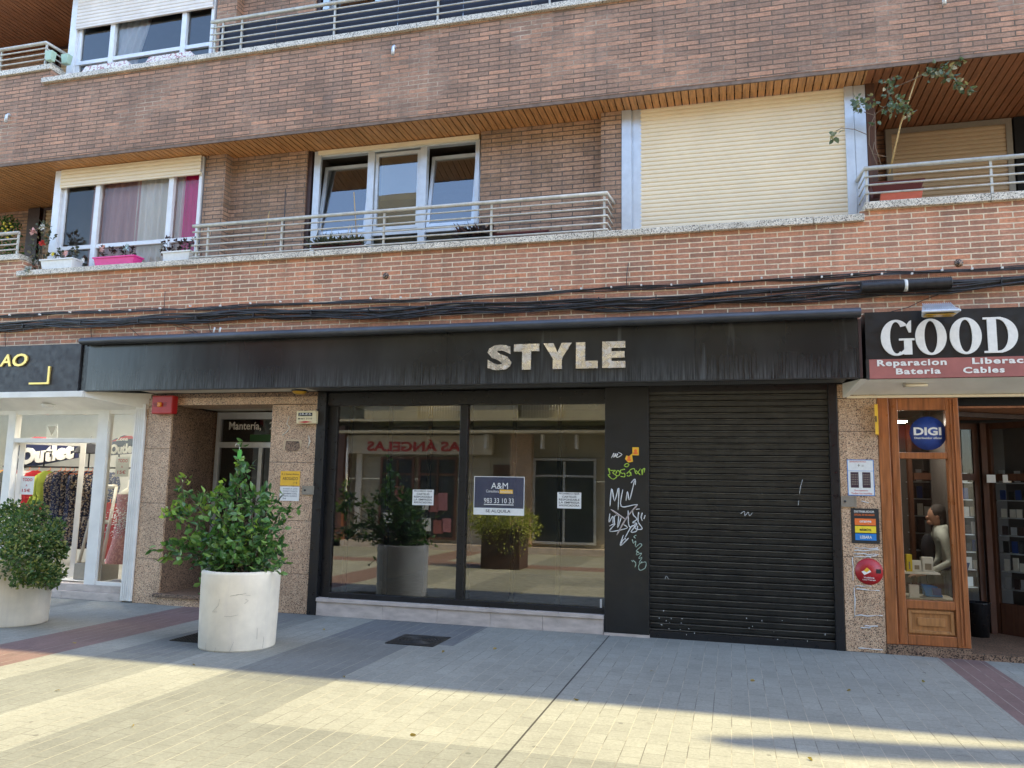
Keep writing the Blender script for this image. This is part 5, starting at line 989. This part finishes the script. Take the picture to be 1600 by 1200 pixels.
def flowers(x0,x1,y,z,h,n,mt,lab,tips=()):
    t=thing('flowering_plant',lab,'plant',((x0+x1)/2,y,z)); st=MB(); lf=MB()
    for i in range(n):
        x=x0+(x1-x0)*(i+.5)/n+random.gauss(0,.02); e=Vector((x+random.gauss(0,.05),y+random.gauss(0,.04),z+h*random.uniform(.5,1.1))); st.tube([(x,y,z),tuple((Vector((x,y,z))+e)/2+Vector((random.gauss(0,.02),0,0))),tuple(e)],.003,4)
        for k in range(7): c=Vector((x,y,z)).lerp(e,random.uniform(.2,1)); plantleaf(lf,c,Vector((random.gauss(0,1),random.gauss(0,1),random.gauss(.2,.6))),.05,.028)
        for k in range(7): plantleaf(lf,e,Vector((random.gauss(0,1),random.gauss(0,1),random.gauss(.1,.7))),.045,.026)
    st.build('stems',M['twig'],t); lf.build('foliage',mt,t)
    for (dx,dz,c,r) in tips:
        f_=MB(); cc=Vector((dx,y-.06,dz))
        for k in range(9):
            a_=k*2*math.pi/9; d=Vector((math.cos(a_),-.25,math.sin(a_))); plantleaf(f_,cc,d,r,r*.35)
        f_.lathe((cc.x,cc.y-.01,cc.z),[(.001,0),(r*.22,0),(r*.2,.012)],10,'y'); f_.build('blossom',c,t)
pinkfl=flat('pale_pink_petal',(.72,.42,.38),.6); bluefl=flat('pale_blue_petal',(.50,.66,.68),.6); yfl=flat('yellow_petal',(.75,.62,.05),.6); wfl=flat('white_petal',(.75,.75,.70),.6); rfl=flat('red_petal',(.55,.05,.04),.6)
x0,x1=W(148,410,.05)[0],W(211,410,.05)[0]; trough(x0,x1,.02,.20,zs_,.135,M['pink'],'bright magenta flower box on the sill of the curtained window')
flowers(x0+.02,x1-.04,.11,zs_+.12,.17,9,M['leafp'],'dark leaved plant with a peach and a pale blue blossom in the magenta box',[(W(160,388,.05)[0],W(160,388,.05)[1],pinkfl,.075),(W(198,388,.05)[0],W(198,388,.05)[1],bluefl,.075)])
x0,x1=W(64,425,.05)[0],W(114,425,.05)[0]; trough(x0,x1,.02,.22,zs_,.16,M['wpl'],'white flower box at the left end of the sill')
flowers(x0-.2,x1-.02,.12,zs_+.13,.2,10,M['leafg'],'trailing plant with yellow and pink blossoms in the left white box',[(W(82,397,.05)[0],W(82,397,.05)[1],yfl,.04),(W(102,396,.05)[0],W(102,396,.05)[1],pinkfl,.06),(W(129,407,.05)[0],W(129,407,.05)[1],wfl,.05)])
x0,x1=W(254,410,.05)[0],W(297,405,.05)[0]; trough(x0,x1,.03,.22,zs_,.15,M['wpl'],'white flower box in front of the magenta curtain')
flowers(x0-.16,x1,.12,zs_+.1,.26,12,M['leafp'],'dark red leaved plant tumbling out of the white box by the magenta curtain')
# potted rose on the corner and trailing one
x,z=W(68,372,.15); t=thing('potted_rose','bushy plant with pink and red blossoms at the left corner of the sill','plant',(x,.15,zs_)); lf=MB(); st=MB()
for (a_,b_,r,n) in ((70,360,.12,26),(62,378,.12,22),(76,372,.1,16),(60,395,.1,14),(48,410,.10,20),(70,352,.07,10)): c=at(a_,b_,.12); addclump(lf,c,r,n,.07,.04,.1); st.tube([(x,.15,zs_+.05),tuple(c)],.005,5)
st.build('stems',M['twig'],t); lf.build('foliage',M['leafg'],t)
for (a_,b_,mt,r) in ((53,362,pinkfl,.07),(67,381,rfl,.06),(66,355,wfl,.06)):
    f_=MB(); c=at(a_,b_,.02)
    for k in range(14): plantleaf(f_,c,Vector((random.gauss(0,1),random.gauss(-.5,.5),random.gauss(0,1))),r,r*.6)
    f_.build('blossom',mt,t)
t=thing('spiky_succulent','small grey green rosette hanging over the left corner of the sill','plant',(W(46,425,.0)[0],.0,zs_)); lf=MB(); c=at(46,424,-.03)
for k in range(46): plantleaf(lf,c,Vector((random.gauss(0,1),random.gauss(-.3,.8),random.gauss(0,.8))),.09,.022)
lf.build('rosette',flat('grey_green_leaf',(.30,.34,.30),.6),t)
# dark low plants behind the centre railing
def lowtray(px0,px1,py,lab,mt,mtp,spike):
    x0,x1=W(px0,py,.2)[0],W(px1,py,.2)[0]; trough(x0,x1,.14,.34,zs_,.12,mtp,lab+' tray','flower_box'); t=thing('low_plant',lab,'plant',((x0+x1)/2,.22,zs_+.1)); lf=MB(); st=MB()
    for _ in range(260 if spike else 170):
        x=random.uniform(x0,x1); p=Vector((x,.2+random.gauss(0,.05),zs_+.1)); plantleaf(lf,p,Vector((random.gauss(0,.8),random.gauss(-.3,.4),random.uniform(.1,1))),random.uniform(.12,.24),.022 if spike else .035)
    if spike:
        for _ in range(10): x=random.uniform(x0,x1); st.tube([(x,.2,zs_+.1),(x+random.gauss(0,.02),.2,zs_+random.uniform(.25,.42))],.003,4)
        st.build('stalks',M['cane'],t)
    lf.build('foliage',mt,t)
lowtray(492,565,385,'spiky dried plant in a dark tray behind the centre railing',M['leafg'],M['terrad'],True); lowtray(720,768,377,'reddish low plant in a dark tray behind the right part of the railing',M['leafp'],M['ink'],False)
x0,x1=W(775,370,.25)[0],W(858,362,.25)[0]; trough(x0,x1,.18,.36,zs_,.13,M['terrad'],'empty brown plant trough behind the right end of the centre railing')
for (a_,b_,c_,d_,lab) in ((446,296,443,390,'thin dark stake standing behind the left part of the centre railing'),(421,330,411,385,'thin pale cane standing near the left part of the centre railing'),(553,300,557,370,'thin pale cane in front of the left tilted sash')):
    p=at(a_,b_,.1); q=at(c_,d_,.1); tag(MB().tube([tuple(q),tuple(p)],.006,5).build('plant_stake',M['cable'] if a_==446 else M['cane']),lab,'stake')
# right balcony troughs, cane and climber
x0,x1=W(1360,290,.1)[0],W(1442,283,.1)[0]; trough(x0,x1,.06,.24,4.86,.13,M['terrad'],'dark red plant trough behind the rails of the right balcony')
x0,x1=W(1374,300,.02)[0],W(1446,296,.02)[0]; t=thing('saucer_tray','terracotta tray leaning behind the lowest rail of the right balcony','tray',((x0+x1)/2,.0,4.745)); m=MB(); m.hexa([(x0,.02,4.745),(x1-.04,.02,4.745),(x1-.04,.05,4.745),(x0,.05,4.745)],[(x0+.03,.10,4.90),(x1,.10,4.90),(x1,.13,4.90),(x0+.03,.13,4.90)]); m.build('tray_face',M['terra'],t,bevel=.01); m=MB(); m.tube([(x0+.03,.09,4.90),(x1,.09,4.90)],.01,6); m.build('rim',M['terrad'],t)
t=thing('climbing_plant','straggly half dry climber on a cane above the right balcony rail','plant',(W(1392,262,.2)[0],.2,4.86)); st=MB(); lf=MB()
p0=at(1388,262,.15); cn=MB().tube([tuple(p0+Vector((0,0,-.1))),tuple(at(1407,195,.12)),tuple(at(1435,112,.08))],[.011,.009,.007],6); cn.build('cane',M['cane'],t)
for l in ([(1378,262),(1368,230),(1367,180),(1366,175)],[(1372,262),(1358,225),(1358,200),(1368,178)],[(1366,180),(1385,165),(1392,160)],[(1354,210),(1335,202),(1315,200),(1306,205)],[(1392,160),(1386,140),(1394,120)],[(1394,138),(1425,125),(1450,112),(1470,112)],[(1385,245),(1363,240),(1366,222)],[(1350,175),(1366,180)],[(1470,112),(1495,125),(1510,137)]):
    st.tube([tuple(at(a_,b_,.06)) for a_,b_ in l],.004,5)
for (a_,b_,r,n) in ((1341,156,.07,14),(1361,157,.07,14),(1345,165,.06,10),(1383,135,.07,8),(1396,120,.06,5),(1396,137,.05,4),(1385,148,.05,6),(1404,162,.10,24),(1398,172,.09,18),(1420,175,.08,14),(1383,170,.05,6),(1465,108,.10,20),(1480,115,.10,20),(1500,95,.06,12),(1495,130,.06,9),(1510,138,.08,16),(1304,212,.06,12),(1452,118,.06,8),(1370,192,.03,3)):
    addclump(lf,at(a_,b_,.05),r*.8,int(n*1.4),.065,.042,-.3)
st.build('stems',M['twig'],t); lf.build('foliage',M['leaf3'],t)
# upper floor flower bags on the sill
zu_=uz+.087
mt,nt,b=newmat('floral_print'); v=noise(nt,wpos(nt),28,4,.7); nt.links.new(ramp(nt,v,[(.52,(.74,.72,.66)),(.58,(.45,.10,.08)),(.7,(.10,.05,.10))]),b.inputs['Base Color']); M['floral']=mt
for (a_,b_,c_,lab) in ((130,208,104,'white flower box with red floral print on the upper sill, left one'),(229,308,92,'white flower box with red floral print on the upper sill, right one'),(100,122,113,'small white floral bag at the very left of the upper sill')):
    x0=W(a_,c_,.05)[0]; x1=W(b_,c_,.05)[0]; t=thing('flower_box',lab,'flower box',((x0+x1)/2,.1,zu_)); m=MB(); h=.15 if b_-a_>30 else .08
    m.hexa([(x0,.0,zu_),(x1,.0,zu_),(x1,.18,zu_),(x0,.18,zu_)],[(x0+.03,.06,zu_+h),(x1-.14,.06,zu_+h),(x1-.14,.16,zu_+h),(x0+.03,.16,zu_+h)]); m.build('printed_cover',M['floral'],t,bevel=.012)
for (a_,b_,yy,lab) in ((79,88,-.05,'mint green pot hooked on the upper left rail, front one'),(104,93,.16,'mint green pot hooked on the upper left rail, at the corner')):
    x,z=W(a_,b_,yy); t=thing('hanging_pot',lab,'flower pot',(x,yy,z)); m=MB(); m.hexa([(x-.05,yy-.04,z-.08),(x+.05,yy-.04,z-.08),(x+.05,yy+.04,z-.08),(x-.05,yy+.04,z-.08)],[(x-.07,yy-.05,z+.07),(x+.07,yy-.05,z+.07),(x+.07,yy+.05,z+.07),(x-.07,yy+.05,z+.07)]); m.build('pot_body',M['mint'],t,bevel=.008); MB().tube([(x-.04,yy+.04,z+.05),(x-.04,yy+.04,z+.11),(x-.04,yy+.1,z+.11)],.004,5).build('hook',M['rail'],t)
# green shrub in the left deep balcony
t=thing('balcony_shrub','green leafy plant with small yellow fruit inside the far left balcony','plant',(-11.9,1.2,4.4)); lf=MB(); yf=MB()
for (a_,b_,r,n) in ((12,360,.22,260),(5,385,.2,160),(20,392,.16,120),(15,350,.14,110)): addclump(lf,at(a_,b_,1.1),r,n,.05,.03,.2)
lf.build('foliage',leafmat('bright_leaf',(.01,.06,.01),(.03,.13,.02),(.09,.22,.04)),t)
for _ in range(16): c=at(random.uniform(4,24),random.uniform(346,372),.92); yf.box(c.x-.012,c.x+.012,c.y-.012,c.y+.012,c.z-.012,c.z+.012)
yf.build('fruit',yfl,t); MB().lathe((W(14,400,1.1)[0],1.1,4.4),[(.14,0),(.2,.35),(.18,.35)],20).build('pot',M['terra'],t)
# ============================================================ PERSON INSIDE THE PHONE SHOP (bent over the counter)
def skin(name,js,ed,mt,par,sub=2):
    me=bpy.data.meshes.new(name); off=par.location; me.from_pydata([tuple(Vector(p)-off) for p,r in js],ed,[]); o=bpy.data.objects.new(name,me); col.objects.link(o); o.parent=par
    md=o.modifiers.new('k','SKIN'); 
    for i,(p,r) in enumerate(js): me.skin_vertices[0].data[i].radius=(r,r) if not isinstance(r,tuple) else r
    me.skin_vertices[0].data[0].use_root=True; s=o.modifiers.new('s','SUBSURF'); s.levels=s.render_levels=sub; me.materials.append(mt); 
    md.use_smooth_shade=True; return o
hx,hz=W(1462,806,.80); hy=.80; T=thing('person','person in a pale long sleeved shirt bending forward behind the wooden glazed panel','person',(hx+.25,hy,.06))
sx,sz=W(1473,835,.8); wx_,wz_=W(1480,885,.8)
js=[((wx_+.06,hy,.86),.115),((wx_+.05,hy,1.02),.11),((sx+.03,hy,1.20),.125),((sx-.03,hy,sz+.02),.10),((hx+.02,hy,hz-.10),.045),
 ((sx-.03,hy-.17,sz-.02),.055),((sx+.03,hy-.2,sz-.28),.042),((sx-.20,hy-.2,sz-.40),.03),((sx-.03,hy+.17,sz-.02),.055),((sx-.0,hy+.2,sz-.28),.042),((sx-.22,hy+.2,sz-.42),.03),
 ((wx_+.06,hy-.09,.80),.085),((wx_+.02,hy-.1,.48),.06),((wx_+.08,hy-.1,.14),.042),((wx_-.06,hy-.1,.09),.03),((wx_+.06,hy+.09,.80),.085),((wx_+.05,hy+.1,.48),.06),((wx_+.10,hy+.1,.14),.042),((wx_-.04,hy+.1,.09),.03)]
ed=[(0,1),(1,2),(2,3),(3,4),(3,5),(5,6),(6,7),(3,8),(8,9),(9,10),(0,11),(11,12),(12,13),(13,14),(0,15),(15,16),(16,17),(17,18)]
bd=skin('body',js,ed,M['shirt'],T)
hd=MB(); 
def ell(m,c,rx,ry,rz,k=14,n=9):
    n0=len(m.v)
    for i in range(n+1):
        ph=math.pi*i/n
        for j in range(k): th=2*math.pi*j/k; m.v.append((c[0]+rx*math.sin(ph)*math.cos(th),c[1]+ry*math.sin(ph)*math.sin(th),c[2]+rz*math.cos(ph)))
    for i in range(n):
        for j in range(k): j2=(j+1)%k; m.f.append((n0+i*k+j,n0+(i+1)*k+j,n0+(i+1)*k+j2,n0+i*k+j2)); m.sm.append(True)
ell(hd,(hx,hy,hz),.085,.075,.11); ell(hd,(hx-.085,hy,hz-.02),.02,.014,.022,8,5); ell(hd,(hx+.005,hy-.075,hz-.01),.018,.01,.03,8,5); ell(hd,(hx-.055,hy,hz-.07),.04,.04,.03,8,5)
hd.build('head',M['skin'],T); hr=MB(); ell(hr,(hx+.026,hy,hz+.028),.095,.088,.105); ell(hr,(hx+.05,hy,hz-.03),.06,.07,.07); hr.build('hair',M['hair'],T)
for s_ in (-1,1):
    bx,by,bz=(sx-.22,hy+.2*s_,sz-.41); hj=[((bx,by,bz),.024),((bx-.06,by,bz-.01),.026),((bx-.10,by,bz-.015),.024)]; he=[(0,1),(1,2)]
    for q,(dy,L_) in enumerate(((-.028,.055),(-.010,.068),(.010,.064),(.027,.05))): hj+=[((bx-.12,by+dy,bz-.02),.009),((bx-.12-L_*.7,by+dy,bz-.03),.008),((bx-.12-L_,by+dy*1.1,bz-.05),.007)]; k=3+q*3; he+=[(2,k),(k,k+1),(k+1,k+2)]
    k=len(hj); hj+=[((bx-.06,by-.035*s_,bz-.03),.010),((bx-.10,by-.05*s_,bz-.045),.008)]; he+=[(1,k),(k,k+1)]; skin('hand',hj,he,M['skin'],T,1)
tr=skin('trousers',[((wx_+.06,hy,.90),.122),((wx_+.06,hy-.09,.80),.095),((wx_+.02,hy-.1,.48),.07),((wx_+.08,hy-.1,.16),.055),((wx_+.06,hy+.09,.80),.095),((wx_+.05,hy+.1,.48),.07),((wx_+.10,hy+.1,.16),.055)],[(0,1),(1,2),(2,3),(0,4),(4,5),(5,6)],M['trouser'],T,1)
bg_=MB(); ell(bg_,(sx-.17,hy-.08,sz-.16),.075,.06,.17); tag(bg_.build('shoulder_bag',flat('dark_bag_fabric',(.02,.022,.03),.8)),'dark bag hanging at the chest of the bending person','bag')
# ============================================================ ACROSS THE STREET (seen in the shop panes and lighting the facade)
YO=-10.55; O=thing('opposite_building','tiled shop building across the street, seen mirrored in the panes','building',(-3,YO,0))
M['otile']=mk('pale_wall_tile',(.36,.33,.25),.5,0,.08,3); M['oplaster']=mk('pale_plaster',(.36,.33,.235),.8,0,.1,2); M['obrown']=mk('brown_panel',(.13,.05,.03),.4,0,.2,3); M['owin']=flat('dark_window_glass',(.03,.04,.05),.08)
OH=10.2
def V(px_,py_): return W(px_,py_,-YO+.2)   # mirrored plane
MB().box(-16,10,YO-4,YO,3.0,OH).build('upper_wall',M['oplaster'],O); m=MB()
for z in range(5): 
    for i in range(14): m.box(-16+i*1.0,-15.0+i*1.0-.008,YO-.3,YO-.002*(1),z*.6+.004,z*.6+.596)
m.build('tiled_wall',M['otile'],O); MB().box(-1,10,YO-.3,YO-.01,0,3.0).build('shop_wall',M['obrown'],O)
for (a_,b_) in ((V(595,800)[0],V(645,800)[0]),(V(655,800)[0],V(712,800)[0]),(V(835,800)[0],V(930,800)[0])): MB().box(a_,b_,YO+.002,YO+.05,.25,2.35).build('shop_window',M['owin'],O)
MB().box(V(480,800)[0],V(543,800)[0],YO+.0,YO+.35,0,3.2).build('brown_column',M['obrown'],O)
x0,z0=V(548,728); x1,z1=V(745,690); MB().box(x0,x1+.5,YO+.02,YO+.25,2.45,2.95).build('fascia',M['beige'],O)
xm0=V(580,700)[0]; xm1=V(735,700)[0]; m=MB(); text(m,'LAS ÁNGELAS',xm0,2.52,xm1,2.84,YO+.26,.001,.03,mirror=True); 
o_=m.build('fascia_letters',M['redp'],O)
MB().box(V(545,680)[0],-1.5,YO,YO+.7,2.98,3.05).build('flat_canopy',M['otile'],O)
for i in range(6):
    x=-14+i*3.9; MB().box(x,x+1.3,YO+.0,YO+.04,4.2,6.2).build('window',M['owin'],O); MB().box(x-.3,x+2.2,YO,YO+.8,3.95,4.07).build('balcony_slab',M['otile'],O)
    r=MB(); r.tube([(x-.3,YO+.78,5.0),(x+2.2,YO+.78,5.0)],.02,6)
    for k in range(18): r.tube([(x-.28+k*.145,YO+.78,4.07),(x-.28+k*.145,YO+.78,5.0)],.009,4)
    r.build('balcony_railing',M['white'],O)
# shop front detail across the street
def Vx(p): return V(p,800)[0]
jl=MB()
for z in (.5,.9,1.3,1.7,2.1,2.5,2.9): jl.box(-16,-1,YO-.001,YO+.0015,z-.006,z+.006)
for p in range(-14,-1): jl.box(p*1.0-.006+.3,p+.306,YO-.0008,YO+.0012,0,3)
jl.build('tile_joints',M['grey'],O)
for a_,b_ in ((595,645),(655,712),(835,930)):
    fr_=MB(); x0,x1=Vx(a_),Vx(b_); frame(fr_,x0-.03,x1+.03,.25,2.38,YO+.05,YO+.09,.06); fr_.box((x0+x1)/2-.025,(x0+x1)/2+.025,YO+.05,YO+.085,.3,2.3); fr_.box(x0,x1,YO+.05,YO+.087,1.9,1.95); fr_.build('window_frame',M['alu'] if a_>700 else M['obrown'],O)
for k,(a_,c0_,c1_) in enumerate(((660,1.0,1.35),(672,.95,1.4),(686,1.0,1.45),(662,.45,.8),(680,.4,.75),(693,.45,.8),(602,.5,.9),(618,1.2,1.6))):
    x=Vx(a_); MB().box(x,x+.26,YO+.10,YO+.105,c0_,c1_).build('window_poster',[M['paper'],M['redstrip'],M['pinkcl']][k%3],O)
MB().box(Vx(555),Vx(563),YO+.0,YO+.06,.3,2.6).build('white_pilaster',M['white'],O); MB().tube([(Vx(551),YO+.45,.9),(Vx(551),YO+.45,2.9)],.035,8).build('downpipe',M['wpl'],O)
MB().lathe((Vx(833),YO+.02,2.0),[(.001,0),(.13,0),(.13,-.02)],24,'y').build('round_number_plate',M['digi'],O)
MB().box(Vx(800),Vx(833),YO,YO+.3,0,3).build('stone_pillar',M['granite'],O); MB().box(Vx(770),Vx(798),YO,YO+.03,1.2,2.2).build('door_panel',M['dwood'],O)
MB().box(-13,-1,YO,YO+.35,0,.16).build('pavement_step',M['marble'],O)
for p in (765,852,905): MB().box(Vx(p)-.03,Vx(p)+.03,YO+.3,YO+.5,2.6,2.95).build('wall_lamp',M['wpl'],O)
for x in (-9.3,-6.6,-3.9):
    MB().box(x,x+1.5,YO+.7,YO+.72,3.35,4.0).build('balcony_panel',M['oplaster'],O); rr_=MB()
    for k in range(16): rr_.tube([(x+1.6+k*.07,YO+.7,3.35),(x+1.6+k*.07,YO+.7,4.0)],.01,4)
    rr_.tube([(x+1.5,YO+.7,4.0),(x+2.7,YO+.7,4.0)],.02,6); rr_.build('balcony_railing',M['white'],O)
MB().box(-12,-1,YO,YO+.75,3.28,3.34).build('balcony_slab',M['otile'],O)
# red awnings across the street
for (a_,b_,z,lab) in ((.5,6.5,2.9,'striped red awning across the street, low one'),(-13.5,-9.8,5.2,'orange red awning across the street, high one')):
    m=MB(); m.prof(a_,b_,[(YO+.02,z+.3),(YO+1.25,z-.1),(YO+1.26,z-.32)]); tag(m.build('cloth_awning',flat('red_awning_cloth',(.42,.03,.02),.8)),lab,'awning')
# opposite planters
for (cx,cy,lab) in ((-4.35,-6.55,'square dark planter across the street'),(1.2,-8.9,None)):
    if not lab: continue
    t=thing('square_planter',lab,'planter',(cx,cy,0)); MB().box(cx-.5,cx+.3,cy-.35,cy+.35,0,.8).build('pot_body',M['brownd'],t,bevel=.01)
    t=thing('box_bush','yellow green bush in the square planter across the street','shrub',(cx,cy,.8)); lf=MB()
    for (dx,dz,r,n) in ((-.55,1.0,.34,900),(0,1.05,.42,1300),(.38,.85,.32,800),(-.3,.8,.36,900),(.1,.6,.4,500)): addclump(lf,(cx+dx,cy+.18,dz),r,n,.05,.03)
    lf.build('foliage',leafmat('yellow_green_leaf',(.10,.14,.02),(.25,.29,.04),(.45,.45,.10)),t)
# unseen sheet added to cast the shadow strip, shaped from its outline
k_=1/math.tan(SEL); hs=ZT-.1
ox,oy=hs*k_*SX,hs*k_*SY
def up(px_,py_): x,y=G(px_,py_); return x+ox,y+oy
t=thing('shadow_caster','added unseen sheet casting the shadow strip, high above the right hand shop','canopy',(14,-.3,hs))
pts=[up(1108,1152),up(1250,1150),up(1400,1161),up(1600,1170),up(2300,1195),up(2300,1225),up(1600,1198),up(1450,1190),up(1300,1182),up(1150,1166)]
m=MB(); n0=0; m.v=[(x,y,hs) for x,y in pts]+[(x,y,hs+.06) for x,y in pts]; n_=len(pts); m.f=[tuple(range(n_)),tuple(range(2*n_-1,n_-1,-1))]+[(i,(i+1)%n_,n_+(i+1)%n_,n_+i) for i in range(n_)]; m.sm=[False]*len(m.f); m.build('caster_sheet',M['brownd'],t)
for q in (16.2,18.5,21): MB().tube([(q,.2,hs+.1),(q,-1.0,hs+.05)],.02,6).build('bracket',M['alu'],t)  # brackets belong to the added shadow-casting sheet
# lit lamp in the wooden shop; the clothes shop pair is added for brightness
for (x,y,z,lab,e) in ((1.80,.75,2.42,'small lit round lamp inside the wooden shop front',14),(-10.4,.9,2.9,'added round lamp brightening the clothes shop',60),(-8.6,.7,2.9,'added round lamp brightening the right pane side of the clothes shop',60)):
    t=thing('shop_lamp',lab,'lamp',(x,y,z)); mt,nt,b=newmat('lit_diffuser'); b.inputs['Emission Color'].default_value=(1,.93,.80,1); b.inputs['Emission Strength'].default_value=e
    MB().lathe((x,y,z),[(.001,-.02),(.11 if e>10 else .05,-.015),(.12 if e>10 else .055,.0)],20).build('diffuser',mt,t); MB().lathe((x,y,z),[(.125 if e>10 else .06,-.005),(.13 if e>10 else .065,.02),(.001,.03)],20).build('rim',M['wpl'],t)
# a few fallen leaves, cigarette ends and gum on the paving
lm=leafmat('fallen_leaf',(.20,.12,.04),(.28,.20,.06),(.14,.16,.05))
for i,(a_,b_) in enumerate(((430,1005),(505,985),(690,1020),(120,1005),(300,1040),(540,1060),(770,1015),(905,1095),(1015,1050),(1180,1065),(1330,1080),(640,1150),(210,1135),(95,1080),(1270,1190),(1440,1065))):
    x,y=G(a_,b_); m=MB(); an=random.random()*6.28; plantleaf(m,(x,y,.008),Vector((math.cos(an),math.sin(an),.05)),.045,.024); tag(m.build('fallen_leaf',lm),'small dry leaf lying on the paving, '+ORD[i]+' of the scattered ones','leaf','dry leaves scattered on the paving')
